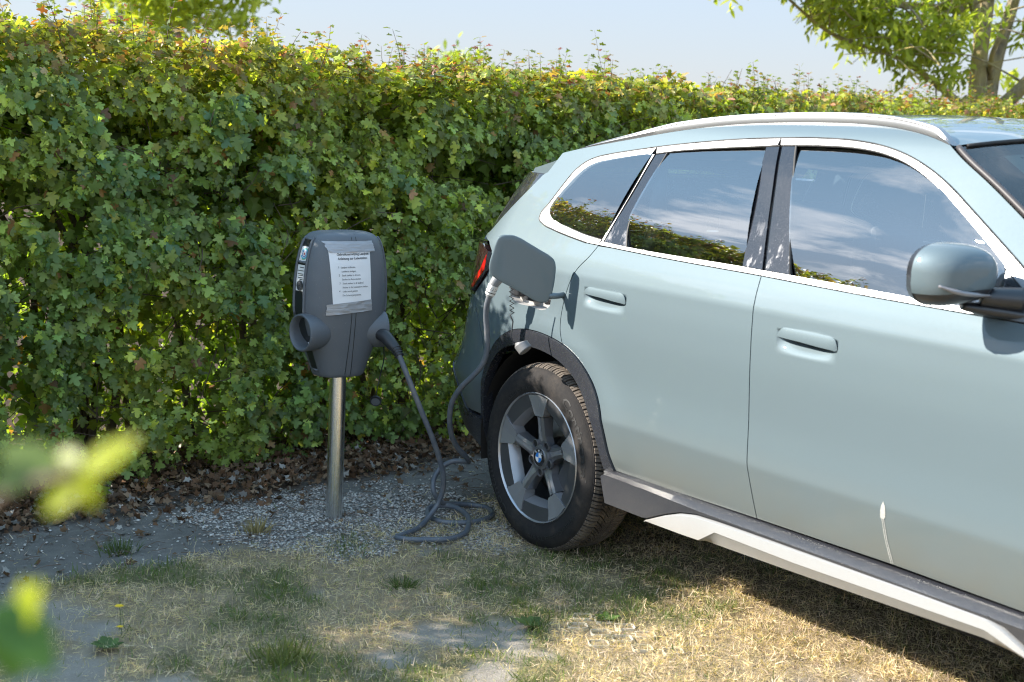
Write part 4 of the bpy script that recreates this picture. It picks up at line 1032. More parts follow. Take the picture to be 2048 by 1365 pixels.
# ---- roof, rails, windscreen, spoiler
rj = crom(A(railj), 5)
rp = side_pt(rj[:, 0], rj[:, 1]); NS = len(rp); NV = 28
cr = np.interp(rp[:, 0], [-.2, .2, .8, 1.4, 1.62], [.030, .036, .042, .050, .040]); bow = np.interp(np.arange(NS) / (NS - 1), [0, .15, .8, 1], [-.05, 0, 0, .075])
V = []; F = []
for i in range(NS):
    for k in range(NV + 1):
        v = -1 + 2 * k / NV; q = 1 - abs(v) ** 2.6; V.append((rp[i, 0] + bow[i] * (1 - v * v), -v * (rp[i, 1] - .004), rp[i, 2] + cr[i] * q - .004))
for i in range(NS - 1):
    for k in range(NV): F.append((i*(NV+1)+k, i*(NV+1)+k+1, (i+1)*(NV+1)+k+1, (i+1)*(NV+1)+k))
F = [f for f in F]
ro = mk('roof', V, F, PAINT, car, True)
hdr = [(rp[-1, 0] + bow[-1] * (1 - v * v), -v * (rp[-1, 1] - .004), rp[-1, 2] + cr[-1] * (1 - abs(v) ** 2.6) - .004) for v in np.linspace(-1, 1, NV + 1)]
for s in (1, -1):
    # roof rail: swept section with a groove, ends sinking into the roof side
    sec = [(.003, 0), (.006, .015), (.004, .0215), (-.001, .0225), (-.001, .0245), (.002, .0255), (.000, .030), (-.006, .0325), (-.022, .031), (-.026, 0)]
    k0 = crom(A([(-.078,1.484)] + railj[2:]), 6); m = len(sec); V = []; F = []; n = len(k0)
    for i, (u, z) in enumerate(k0):
        p = side_pt(u, z); f = i / (n - 1); h = min(1, f / .22) ** .6 * min(1, (1 - f) / .10) ** .6 + .02
        for (o_, zz) in sec: V.append((p[0], -s * (p[1] - .004 + o_), p[2] + zz * 1.0 * h - .002))
    for i in range(n - 1):
        for k in range(m - 1):
            f = (i*m+k, i*m+k+1, (i+1)*m+k+1, (i+1)*m+k); F.append(f if s > 0 else f[::-1])
    mk('roof_rail', V, F, RAILM, car, True, 32)
    seal_p = side_pt(k0[:, 0], k0[:, 1]) + A([0, -.001, -.001]); V, F = tube_arrays(LC(seal_p, s), .0022, 6); mk('rail_seal', V, F, RUBBER, car, True)
# windscreen
ap = crom(A(apill), 5); app = side_pt(ap[:, 0], ap[:, 1]); na = len(app); V = []; F = []
for i in range(na):
    t = i / (na - 1)
    for k in range(NV + 1):
        v = -1 + 2 * k / NV; q = 1 - v * v; V.append((app[i, 0] + (.075 + .10 * t) * q + .004, -v * (app[i, 1] - .012), app[i, 2] + (.040 * (1 - t) + .01 * t) * (1 - abs(v) ** 2.6) - .008))
for i in range(na - 1):
    for k in range(NV): F.append((i*(NV+1)+k, i*(NV+1)+k+1, (i+1)*(NV+1)+k+1, (i+1)*(NV+1)+k))
WV = np.array(V).reshape(na, NV + 1, 3)
ws = mk('windscreen', V, F, GLASSW, car, True)
def wpt(t, v):   # t 0 top..1 bottom, v -1..1 (visible side is +1)
    fi = t * (na - 1); i = min(int(fi), na - 2); fk = (v + 1) / 2 * NV; k = min(int(fk), NV - 1); a_, b_ = fi - i, fk - k
    return WV[i, k]*(1-a_)*(1-b_) + WV[i+1, k]*a_*(1-b_) + WV[i, k+1]*(1-a_)*b_ + WV[i+1, k+1]*a_*b_
def wstrip(name, pts, mat, off, parent=ws):   # pts rows of (t,v)
    V = []; F = []; m = len(pts[0])
    for r_ in pts:
        for t, v in r_:
            p = wpt(t, v); V.append(p + A([.5, 0, .86]) * off)
    for i in range(len(pts) - 1):
        for k in range(m - 1): F.append((i*m+k, i*m+k+1, (i+1)*m+k+1, (i+1)*m+k))
    return mk(name, V, F, mat, parent, True)
frit = simple('frit_black', (.012, .013, .016), .10, coat=.8)
vs = np.linspace(-1, 1, 41)
wstrip('frit_band', [[(0, v) for v in vs], [(.045 + .02 * abs(v) ** 8, v) for v in vs], [(.105 + .20 * max(0, (abs(v) - .90) / .10) ** 2, v) for v in vs]], frit, -.004)
for s in (1, -1):
    wstrip('frit_band', [[(t, s * v) for t in np.linspace(0, 1, 20)] for v in (.88, .94, 1.0)], frit, -.0045)
    V, F = tube_arrays([wpt(t, s * .985) + A([0, 0, .004]) for t in np.linspace(0.02, 1, 20)], .009, 8); mk('windscreen_seal', V, F, simple('pillar_plastic', (.05, .045, .048), .5) if s > 0 else bpy.data.materials['pillar_plastic'], ws, True)
V, F = tube_arrays([A(p) + A([.006, 0, -.004]) for p in hdr[1:-1]], .006, 6); mk('header_seal', V, F, RUBBER, car, True)
# parking sticker behind the windscreen
stk = simple('sticker_film', (.42, .47, .44), .5, var=.04)
wstrip('sticker', [[(t, v) for v in (.44, .56, .68, .80)] for t in (.17, .25, .33, .40)], stk, -.006)
wstrip('sticker_stripe', [[(t, v) for v in (.44, .56, .68, .79)] for t in (.405, .44)], simple('sticker_green', (.30, .38, .10), .5), -.006)
ink = simple('printed_ink', (.03, .035, .04), .6, var=.02)
for (c, r_) in (((.30, .57), .050), ((.30, .72), .026)):
    V = []; F = []
    for k in range(24):
        a = 6.283 * k / 24
        for rr in (r_, r_ * .78): V.append(wpt(c[0] + rr * .62 * math.sin(a), c[1] + rr * math.cos(a)) + A([.5, 0, .86]) * -.0045)
    for k in range(24): F.append((2*k, 2*((k+1) % 24), 2*((k+1) % 24)+1, 2*k+1))
    mk('sticker_symbol', V, F, ink, ws)
    for aa in (.8, 2.3):
        P_ = [wpt(c[0] + r_*.5 * .62 * q * math.sin(aa), c[1] + r_*.5 * q * math.cos(aa)) + A([.5, 0, .86]) * -.0045 for q in (-1, 1)]
        V, F = tube_arrays(P_, .0016, 4); mk('sticker_symbol', V, F, ink, ws)
for t_, v0, v1 in ((.205, .70, .73), (.205, .60, .64), (.24, .66, .70)):
    wstrip('sticker_symbol', [[(t_ + e, v) for v in (v0, v1)] for e in (0, .012)], ink, -.0045)
# bonnet and nose, out of frame
bt = [side_pt(u, z) for u, z in ((2.25,1.128),(2.36,1.062),(2.75,.985),(3.25,.90))]; V = []; F = []
xs_b = [p for p in bt] + [A([3.5, .58, .83])]
for i, p in enumerate(xs_b):
    for k in range(17):
        v = -1 + k / 8; V.append((p[0] + (.02 + .10 * (i == 4)) * (1 - v*v) + (.12 * (1 - v * v) if i == 0 else 0), -v * p[1], p[2] + (.05 - .006 * i) * (1 - v**4)))
for i in range(4):
    for k in range(16): F.append((i*17+k, i*17+k+1, (i+1)*17+k+1, (i+1)*17+k))
mk('bonnet', V, F, PAINT, car, True)
V = []; F = []
for i, z in enumerate((.84, .70, .50, .32, .24)):
    for k in range(17):
        v = -1 + k / 8; V.append((3.50 + (.12 - .02 * abs(i - 2)) * (1 - v*v) - (.05 if i == 4 else 0), -v * (.60 + .06 * (i in (1, 2, 3))), z))
for i in range(4):
    for k in range(16): F.append((i*17+k, i*17+k+1, (i+1)*17+k+1, (i+1)*17+k))
mk('front_bumper', V, F, BLACKP, car, True)
# spoiler
so_ = [(-.181,1.464),(-.245,1.447),(-.33,1.424),(-.42,1.404),(-.475,1.392),(-.484,1.374),(-.43,1.362),(-.33,1.372),(-.232,1.388)]
V = []; F = []; yv = np.linspace(-1, 1, 25); m = len(so_)
for y in yv:
    e = 1 - abs(y) ** 6
    for (x, z) in so_:
        f = np.clip((-.18 - x) / .3, 0, 1); V.append((x - .12 * f * (1 - y*y) - .02 * (1 - y * y), -y * (.655 - .035 * f), z + .030 * (1 - abs(y) ** 2.6)))
for i in range(24):
    for k in range(m): F.append((i*m+k, (i+1)*m+k, (i+1)*m+(k+1) % m, i*m+(k+1) % m))
F.append(tuple(range(m))); F.append(tuple(24*m+k for k in range(m))[::-1])
mk('spoiler', V, F, PAINT, car, True, 30)
mk('spoiler_underside', [(-.478, -y*.622, 1.375) for y in (-1, 1)] + [(-.49, -y*.622, 1.356) for y in (-1, 1)] + [(-.30, -y*.64, 1.352) for y in (-1, 1)] + [(-.30, -y*.64, 1.372) for y in (-1, 1)], [(0,1,3,2),(2,3,5,4),(4,5,7,6),(0,2,4,6),(1,7,5,3),(0,6,7,1)], BLACKP, car)

# ---- wheelhouses, floor and cabin
def wheelhouse(xc, s):
    V = []; F = []; n = 22
    for i in range(n + 1):
        a = math.pi * (1.08 - 1.16 * i / n)
        for y in (.895, .80, .62): V.append((xc + .015 + (.405 if y > .85 else .43) * math.cos(a) * .96, -s * y, .36 + (.405 if y > .85 else .43) * math.sin(a)))
    for i in range(n):
        for k in range(2): F.append((i*3+k, i*3+k+1, (i+1)*3+k+1, (i+1)*3+k))
    c = len(V); V.append((xc + .015, -s * .62, .36))
    for i in range(n): F.append((i*3+2, (i+1)*3+2, c))
    F.append((2, n*3+2, c)) if False else None
    mk('wheelhouse', V, F, LINER, car, True, 40)
for xc in (0, 2.692):
    for s in (1, -1): wheelhouse(xc, s)
fl = Soup(); fl.box((1.3, 0, .30), A([2.15, .62, .04])); fl.box((1.35, .74, .315), A([.86, .13, .03])); fl.box((1.35, -.74, .315), A([.86, .13, .03])); fl.box((-.66, 0, .42), A([.20, .62, .05]))
fl.build('floor_pan', DARK, car)
def seat(x, y, col=GREYIN):
    r = Soup()
    r.box((x, y, .62), A([.26, .26, .10])); r.box((x - .25, y, .88), A([.07, .25, .27]), A([[.97, 0, -.24], [0, 1, 0], [.24, 0, .97]]))
    o = r.build('seat', col, car); bevel(o, .05, 3, 30)
    r = Soup(); r.box((x - .34, y, 1.22), A([.05, .13, .085])); h_ = r.build('headrest', col, o); bevel(h_, .03, 3, 30)
seat(1.45, -.37); seat(1.45, .37); seat(.45, -.38); seat(.45, .38); seat(.45, 0)
db = Soup(); db.box((2.12, 0, 1.0), A([.16, .72, .14])); bevel(db.build('dashboard', DARK, car), .05, 3)
st = [(1.83 + .05 * math.sin(a) * 0 - .08 * math.sin(a), .37 + .18 * math.cos(a), 1.02 + .16 * math.sin(a)) for a in np.linspace(0, 6.283, 25)]
V, F = tube_arrays(st, .016, 8); mk('steering_wheel', V, F, DARK, car, True)
hl = []; 
V = []; F = []
for i in range(0, NS, 5):
    for k in range(0, NV + 1, 4):
        v = -1 + 2 * k / NV; V.append((rp[i, 0] + .9 * bow[i] * (1 - v*v), -v * (rp[i, 1] - .05), rp[i, 2] + cr[i] * (1 - abs(v) ** 2.6) - .045))
nr_ = len(range(0, NS, 5)); nk = len(range(0, NV + 1, 4))
for i in range(nr_ - 1):
    for k in range(nk - 1): F.append((i*nk+k, i*nk+k+1, (i+1)*nk+k+1, (i+1)*nk+k))
mk('headliner', V, F, LIGHTIN, car, True)
for s in (1, -1):
    for p_ in ([(.34,1.50),(.44,1.30),(.47,1.15)], [(.90,1.55),(.98,1.35),(1.03,1.15)], [(1.55,1.50),(1.75,1.37),(1.98,1.17)]):
        q_ = crom(A(p_), 4); P_ = side_pt(q_[:, 0], q_[:, 1]) - side_nrm(q_[:, 0], q_[:, 1]) * .045; V, F = tube_arrays(LC(P_, s), .030, 8); mk('pillar_lining', V, F, LIGHTIN, car, True)

# ---- door mirror
MG = simple('mirror_base_black', (.022, .024, .03), .32, coat=.3)
def door_mirror(s):
    c = A([1.812, .985, 1.238]); hy, hz = .106, .080; n, m = 40, 16
    def spt(th, ph):  # ph 0 = rear rim, pi/2 = front pole
        e = .72; ct, st_ = math.cos(th), math.sin(th); k = math.cos(ph) ** .55
        y = hy * math.copysign(abs(ct) ** e, ct) * k; z = hz * math.copysign(abs(st_) ** e, st_) * k; x = .098 * math.sin(ph) ** .9
        z += .006 * (1 - (y / hy) ** 2) - .012 * (y / hy) * (z < 0); x += -.22 * (y) - .012 * z / hz * 0
        if z < 0: y *= 1 - .14 * (z / hz) ** 2
        return c + A([x, y, z])
    thr = .034; root = None
    for nm, mt, sel, sc_ in (('side_mirror', PAINT, 0, 1.0), ('mirror_lower_shell', MG, 1, .982)):
        V = []; F = []
        for j in range(m + 1):
            ph = math.pi / 2 * j / m * .9999; hk = hz * math.cos(ph) ** .55
            tb_ = math.asin(min(1, thr / hk) ** (1 / .72)) if sel == 0 else math.pi / 2
            for i in range(n + 1):
                q = spt(-tb_ + (math.pi + 2 * tb_) * i / n, ph); V.append(c + (q - c) * sc_)
        for j in range(m):
            for i in range(n): F.append((j*(n+1)+i, j*(n+1)+i+1, (j+1)*(n+1)+i+1, (j+1)*(n+1)+i))
        o = mk(nm, LC(np.array(V), s), F, mt, root or car, True, 60)
        if root is None: root = o
    # rear rim and glass
    rim = [spt(2 * math.pi * i / n, 0) for i in range(n)]
    V = [tuple(p) for p in rim] + [tuple(c + (p - c) * .93 + A([-.022 - .0, 0, 0])) for p in rim] + [tuple(c + (p - c) * .88 + A([-.012, 0, 0])) for p in rim]
    F = [(i, (i+1) % n, n+(i+1) % n, n+i) for i in range(n)] + [(n+i, n+(i+1) % n, 2*n+(i+1) % n, 2*n+i) for i in range(n)]
    mk('mirror_frame', LC(np.array(V), s), F, MG, root, True)
    mk('mirror_glass', LC(np.array([c + (p - c) * .885 + A([-.012, 0, 0]) for p in rim]), s), [tuple(range(n))], simple('mirror_silver', (.9, .9, .9), .02, 1.0, var=0) if s > 0 else bpy.data.materials['mirror_silver'], root)
    # indicator strip and arm
    st_ = [spt(a, .32) + A([.004, .0, 0]) for a in np.linspace(math.pi * 1.90 - 6.283 * 0, math.pi * 2.02, 8)]
    q = [c + A([.055, .095, -.018]), c + A([.080, .06, -.030]), c + A([.098, .0, -.038]), c + A([.098, -.06, -.042])]
    V, F = tube_arrays(LC(crom(A(q), 5), s), [.003, .0065, .006, .003], 8); mk('indicator', V, F, simple('indicator_lens', (.22, .21, .22), .12, coat=1, var=.1) if s > 0 else bpy.data.materials['indicator_lens'], root, True)
    q = [c + A([.03, -.04, -.076]), c + A([.055, -.085, -.082]), c + A([.10, -.12, -.086]), c + A([.16, -.15, -.090])]
    V, F = tube_arrays(LC(crom(A(q), 6), s), [.018, .030, .030, .026], 14, .62); mk('mirror_arm', V, F, MG, root, True)
    q = [c + A([.06, -.07, -.05]), c + A([.10, -.11, -.05]), c + A([.14, -.14, -.05])]
    V, F = tube_arrays(LC(crom(A(q), 6), s), [.028, .036, .040], 14, .8); mk('mirror_arm', V, F, MG, root, True)
door_mirror(1); door_mirror(-1)

# ---- wheels
RIM = simple('rim_silver', (.20, .20, .215), .28, .6, var=.08, scale=9); RIMD = simple('rim_grey', (.095, .095, .10), .38, .4, var=.15, scale=12)
RIMB = simple('rim_machined', (.44, .44, .46), .26, .6, var=.06, scale=9)
tb = NB('tyre_rubber'); tv = tb.obj(); x_, y_, z_ = tb.xyz(tv)
_d = tb.math('MULTIPLY', tb.ramp(tb.noise(7, 5, .7, tv), [(.46, 0.), (.70, 1.)]), .30); _d2 = tb.noise(80, 4, .7, tv)
tb.set(Base_Color=tb.mix(tb.math('MULTIPLY', tb.math('ADD', _d, .10), _d2), (.018, .018, .020), (.17, .135, .105)), Roughness=.85, Specular_IOR_Level=.22); TYRE = tb.m; tb.bump(tb.noise(300, 2, .5, tv), .0008)
tb = NB('tread_rubber'); tv = tb.obj()
tb.set(Base_Color=tb.mix(tb.ramp(tb.noise(14, 5, .7, tv), [(.3, .10), (.65, .85)]), (.045, .04, .038), (.22, .18, .145)), Roughness=.9); TREAD = tb.m
LETTER = simple('sidewall_lettering', (.020, .020, .021), .6, var=.05)
def revolve(prof, n, a0=0., a1=2 * math.pi, closed=True):
    V = []; F = []; m = len(prof)
    for i in range(n if closed else n + 1):
        a = a0 + (a1 - a0) * i / n
        for r_, y in prof: V.append((r_ * math.cos(a), y, r_ * math.sin(a)))
    for i in range(n):
        j = (i + 1) % n if closed else i + 1
        for k in range(m - 1): F.append((i*m+k, i*m+k+1, j*m+k+1, j*m+k))
    return V, F
def LW(V): return [(v[0], -v[1], v[2]) for v in V]
SIDEW = [(.240, -.016), (.246, -.006), (.256, -.004), (.275, .001), (.292, .003), (.310, -.001), (.326, -.009), (.336, -.019), (.3415, -.034)]
def sidewall_y(r_): return float(np.interp(r_, [p[0] for p in SIDEW], [p[1] for p in SIDEW]))
def tyre_text(par, s_, a_mid, ext, rm, h, minor=False):
    V, F = text_mesh(s_, 1.0, True); w0, w1 = V[:, 0].min(), V[:, 0].max(); h1 = V[:, 1].max()
    out = []
    for x, y, z in V:
        a = a_mid + ext / 2 - ext * (x - w0) / (w1 - w0); r_ = rm - h / 2 + h * y / h1
        out.append((r_ * math.cos(a), sidewall_y(r_) + .0012, r_ * math.sin(a)))
    mk('tyre_lettering', LW(out), F, LETTER, par)
def make_wheel():
    V, F = revolve([(.232, -.19), (.236, -.012), (.2385, -.006), (.242, -.003), (.2445, -.007), (.242, -.014), (.240, -.03)], 96)
    w = mk('wheel', LW(V), F, RIMB, car, True, 40)
    w.location = (0, -.905, .345)
    V, F = revolve([(.238, -.010), (.228, -.022), (.214, -.07), (.205, -.13), (.205, -.20)], 72); mk('rim_barrel', LW(V), F, RIMD, w, True, 40)
    V, F = revolve([(.0, -.150), (.07, -.150), (.07, -.118), (.165, -.118), (.165, -.135)], 64); mk('brake_disc', LW(V), F, simple('brake_steel', (.30, .29, .28), .35, 1., var=.1), w, True, 30)
    V, F = revolve([(.0, -.19), (.21, -.19)], 40); mk('backing_plate', LW(V), F, DARK, w)
    c_ = Soup(); c_.box((.13, .085, .0), A([.045, .03, .075])); o = c_.build('brake_caliper', simple('caliper', (.07, .07, .075), .5), w); o.data.transform(Matrix.Rotation(.5, 4, 'Y')); bevel(o, .012, 2)
    V, F = revolve(SIDEW + [(.342, -.05), (.342, -.175), (.3415, -.191), (.336, -.206), (.310, -.224), (.29, -.228), (.256, -.221), (.240, -.209)], 120); mk('tyre', LW(V), F, TYRE, w, True, 50)
    # fine rings on the sidewall
    for r0 in (.250, .333): 
        V, F = revolve([(r0 - .0012, sidewall_y(r0) - .001), (r0, sidewall_y(r0) + .0016), (r0 + .0012, sidewall_y(r0) - .001)], 96); mk('sidewall_ring', LW(V), F, TYRE, w, True)
    # directional tread: blocks with open grooves
    N_ = 76; V = []; F = []; pitch = 2 * math.pi / N_
    rows = [(-.0190, -.0640, .0, .16), (-.0680, -.0890, .22, .62), (-.0930, -.1120, .72, 1.25)]
    def R_(y):
        d = min(-y, .225 + y); return .3515 - (0 if d > .05 else .0135 * ((.05 - d) / .032) ** 2)
    for i in range(N_):
        for half in (0, 1):
            for ri, (y0, y1, k0, k1) in enumerate(rows):
                for sub in range(2):
                    f0 = sub * .5 + (.12 if sub == 0 else .045); f1 = sub * .5 + .5 - (.045 if sub == 0 else .12)
                    b0 = len(V); ny = 4
                    for q in range(ny):
                        t = q / (ny - 1); y = y0 + (y1 - y0) * t; kk = (k0 + (k1 - k0) * t) * 1.5
                        yy = y if half == 0 else -.225 - y; sh = -1
                        for ff in (f0, f1):
                            a = pitch * (i + ff + (.5 if half else 0)) + sh * kk * pitch
                            for rr in (R_(yy), .3405 if ri else max(.318, R_(yy) - .010)): V.append((rr * math.cos(a), yy, rr * math.sin(a)))
                    for q in range(ny - 1):
                        o_ = b0 + q * 4; p_ = o_ + 4
                        F += [(o_, p_, p_+2, o_+2), (o_, o_+1, p_+1, p_), (o_+2, p_+2, p_+3, o_+3)]
                    F += [(b0, b0+2, b0+3, b0+1), (b0+12, b0+13, b0+15, b0+14)]
    mk('tread_blocks', LW(V), F, TREAD, w)['kind'] = 'stuff'
    tyre_text(w, 'Continental', math.radians(27), math.radians(62), .2965, .030); tyre_text(w, 'Continental', math.radians(207), math.radians(62), .2965, .030)
    tyre_text(w, 'WinterContact TS 870', math.radians(-62), math.radians(62), .298, .016)
    tyre_text(w, '225/55 R18', math.radians(118), math.radians(34), .262, .009)
    # spokes, wedges and infill panels
    A0 = math.radians(92)
    for k in range(5):
        a = A0 + k * 2 * math.pi / 5; er = A([math.cos(a), 0, math.sin(a)]); et = A([-math.sin(a), 0, math.cos(a)]); ey = A([0, 1., 0])
        st_ = [(.030, .026, -.034), (.058, .030, -.031), (.080, .0215, -.025), (.120, .0195, -.020), (.152, .021, -.016)]
        V = []; F = []
        for r_, hw, y in st_:
            for t_, yy in ((-1.25, -.062), (-1, y - .006), (-.45, y), (.45, y), (1, y - .006), (1.25, -.062)): V.append(er * r_ + et * hw * t_ + ey * yy)
        for i in range(len(st_) - 1):
            for j in range(5): F.append((i*6+j, i*6+j+1, (i+1)*6+j+1, (i+1)*6+j))
        F.append(tuple((len(st_)-1)*6+j for j in range(6)))
        spk = mk('spoke', LW(V), F, RIM, w, True, 18)
        V = []
        for r_, hw, y in [(.062, .030, -.0295), (.085, .0215, -.0238), (.120, .0195, -.0188), (.150, .021, -.0148)]:
            for t_ in (-.38, .38): V.append(er * r_ + et * hw * t_ + ey * y)
        mk('spoke_face', LW(V), [(0, 1, 3, 2), (2, 3, 5, 4), (4, 5, 7, 6)], RIMB, w)
        V = []; F = []; st_ = [(.154, .0215, -.014), (.165, .030, -.0125), (.200, .044, -.009), (.236, .060, -.0065)]
        for r_, hw, y in st_:
            for t_, yy in ((-1.0, -.060), (-1, y), (-.04, y - .0035), (.04, y - .0035), (1, y), (1.0, -.060)):
                rr = math.sqrt(max(r_ * r_ - (hw * t_) ** 2, 0)) if r_ > .23 else r_
                V.append(er * rr + et * hw * t_ + ey * yy)
        for i in range(3):
            for j in range(5): F.append((i*6+j, i*6+j+1, (i+1)*6+j+1, (i+1)*6+j))
        F.append(tuple(range(6))[::-1])
        mk('spoke_tip', LW(V), F, RIMB, w, True, 12)
        # infill between this tip and the next
        b0_, b1_ = a + math.radians(15.5), a + math.radians(72 - 15.5); V = []; F = []; n = 8
        for i in range(n + 1):
            f = i / n; aa = b0_ + (b1_ - b0_) * f; ai_ = a + math.radians(11.5) + math.radians(49) * f
            rin = .186 - .006 * math.cos((f - .5) * math.pi)
            rin = min(.185 / math.cos((f - .5) * .75) * .985, .198)
            V += [(.2365 * math.cos(aa), -.0100, .2365 * math.sin(aa)), (.212 * math.cos((aa + ai_) / 2), -.0135, .212 * math.sin((aa + ai_) / 2)), (rin * math.cos(ai_), -.016, rin * math.sin(ai_)), ((rin - .017) * math.cos(ai_), -.060, (rin - .017) * math.sin(ai_))]
        for i in range(n):
            for j in range(2): F.append((i*4+j, i*4+j+1, (i+1)*4+j+1, (i+1)*4+j))
        o = mk('rim_infill', LW(V), F, RIMD, w, True, 12)
        V2 = []; F2 = []
        for i in range(n + 1): V2 += [tuple(A(V[i*4+2]) + A([0, .0003, 0])), V[i*4+3]]
        for i in range(n): F2.append((i*2, i*2+1, i*2+3, i*2+2))
        mk('infill_ledge', LW(V2), F2, RIM, o, True, 12) if False else mk('infill_ledge', LW(V2), F2, RIMB, w, False)
        # wheel bolt, coloured near black to paint the shade inside its socket
        ab = a + math.radians(36); cb = A([.056 * math.cos(ab), 0, .056 * math.sin(ab)])
        V, F = revolve([(.0175, -.036), (.0175, -.0250), (.0150, -.0240), (.0138, -.0300)], 20); V = [A(v) + cb for v in V]; mk('bolt_socket', LW(V), F, RIM, w, True, 40)
        V, F = revolve([(.0139, -.0305), (.0095, -.0315), (.0085, -.029), (0, -.029)], 18); V = [A(v) + cb for v in V]; mk('wheel_bolt', LW(V), F, simple('bolt_socket_shade', (.028, .028, .03), .5, .3) if 'bolt_socket_shade' not in bpy.data.materials else bpy.data.materials['bolt_socket_shade'], w)
    V, F = revolve([(.052, -.045), (.046, -.026), (.036, -.0235), (.0335, -.0215), (.0, -.0215)], 48); mk('hub', LW(V), F, RIM, w, True, 30)
    V, F = revolve([(.0325, -.0213), (.0315, -.0190), (.0, -.0185)], 40); b_ = mk('centre_badge', LW(V), F, simple('badge_black', (.01, .01, .012), .15, coat=1), w, True, 30)
    bl = simple('badge_blue', (.015, .20, .62), .2, coat=1, var=.03); wh = simple('badge_white', (.82, .82, .82), .2, coat=1, var=.02)
    for k in range(4):
        aa = np.linspace(k * math.pi / 2, (k + 1) * math.pi / 2, 9); V = [(0, -.0176, 0)] + [(.0185 * math.cos(q), -.0176, .0185 * math.sin(q)) for q in aa]; F = [(0, i + 1, i + 2) for i in range(8)]
        mk('badge_quarter', LW(V), F, bl if k % 2 else wh, b_) if False else mk('badge_quarter', LW(V), F, bl if k % 2 else wh, w)
    V, F = revolve([(.0185, -.0180), (.0190, -.0170), (.0197, -.0180)], 40); mk('badge_ring', LW(V), F, RIMB, w, True)
    for ch, ad in (('B', 132), ('M', 90), ('W', 48)):
        V, F = text_mesh(ch, .0125, True); cx_ = (V[:, 0].min() + V[:, 0].max()) / 2; cy_ = (V[:, 1].min() + V[:, 1].max()) / 2; rot = math.radians(ad - 90)
        mk('badge_letter', LW([(.0253 * math.cos(math.radians(ad)) + (x - cx_) * math.cos(rot) - (y - cy_) * math.sin(rot), -.0172, .0253 * math.sin(math.radians(ad)) + (x - cx_) * math.sin(rot) + (y - cy_) * math.cos(rot)) for x, y, z in V]), F, wh, w)
    V, F = tube_arrays(LW([(-.185, -.07, .006), (-.170, -.050, .008), (-.158, -.034, .010)]), [.005, .006, .0045], 8); mk('valve', V, F, simple('valve_metal', (.35, .34, .33), .4, .7), w, True)
    return w
wheel = make_wheel()
for (x, s) in ((2.692, 1), (0, -1), (2.692, -1)):
    w = wheel.copy(); COL.objects.link(w); w.parent = car; w.location = (x, -.905 * s, .345)
    if s < 0: w.rotation_euler = (0, 0, math.pi)
    elif x > 0: w.rotation_euler = (0, .6, 0)
    for ch in list(wheel.children):
        c_ = ch.copy(); COL.objects.link(c_); c_.parent = w

# ---- charging port behind its open flap
WHITEP = simple('light_grey_plastic', (.36, .35, .345), .5, var=.08); PCAP = simple('port_black', (.025, .026, .03), .4)
def YS(X, Z): return float(side_pt(X, Z)[1])
yb = YS(-.05, .99)
port_c = [tuple(p) for p in crom(A(port_c), 4, closed=True)]; pk = Soup(); n0 = A(port_c); cx, cz = n0.mean(0)
V = [(x, YS(x, z) - .001, z) for x, z in port_c] + [(cx + (x - cx) * .96, yb - .030, cz + (z - cz) * .96) for x, z in port_c]; n = len(port_c)
mk('port_tray', LC(V), [(i, n+i, n+(i+1) % n, (i+1) % n) for i in range(n)] + [tuple(range(n, 2*n))], WHITEP, car, False)
bx = Soup()
for (x, z, w_, h_) in ((-.165, .948, .018, .022), (-.082, .942, .026, .022), (.022, .930, .012, .010)): bx.box(LC([(x, yb - .014, z)])[0], A([w_, .018, h_]))
bevel(bx.build('port_cap', PCAP, car), .008, 2)
fl_p = [(.190,1.178),(.170,1.178),(.146,1.170),(.11,1.151),(.07,1.129),(.034,1.109),(.019,1.095),(.012,1.072),(.012,1.045),(.018,.990),(.024,.964),(.035,.949),(.053,.942),(.074,.946),(.12,.969),(.17,.995),(.222,1.022),(.240,1.036),(.248,1.054),(.247,1.078),(.238,1.115),(.229,1.150),(.222,1.166),(.209,1.176)]
TH = math.radians(60); fd_ = A([-math.cos(TH), math.sin(TH)]); fn = A([math.sin(TH), math.cos(TH)])
pp = crom(A(fl_p), 4, closed=True)
def fpt(d, z, o): b_ = 0.010 * (1 - ((d - .13) / .13) ** 2) ; return (.135 + fd_[0]*d + fn[0]*(o + b_), .940 + fd_[1]*d + fn[1]*(o + b_), z)
g = []; cd_ = pp.mean(0)
V = []; F = []; rings = [1.0, .985, .95, .8, .6, .4, .2]; n = len(pp)
for ri, r_ in enumerate(rings):
    for (d, z) in pp:
        q = cd_ + (A([d, z]) - cd_) * r_; V.append(fpt(q[0], q[1], -.003 if ri == 0 else (0 if ri > 1 else -.0008)))
V.append(fpt(*cd_, 0)); c = len(V) - 1
for r_ in range(len(rings) - 1):
    for i in range(n): F.append((r_*n+i, r_*n+(i+1) % n, (r_+1)*n+(i+1) % n, (r_+1)*n+i))
for i in range(n): F.append(((len(rings)-1)*n+i, (len(rings)-1)*n+(i+1) % n, c))
b0 = len(V)
for (d, z) in pp: V.append(fpt(d, z, -.009))
for i in range(n): F.append((i, b0+i, b0+(i+1) % n, (i+1) % n))
F.append(tuple(b0+i for i in range(n)))
flap = mk('charging_flap', LC(V), F, PAINT, car, True, 40)
h_ = Soup(); P_ = LC([(.118, .895, .972), (.126, .93, .968), (.116, .965, .966)])
h_.tube(P_, .012, 8, 4)
h_.build('flap_hinge', PAINT, flap, True)
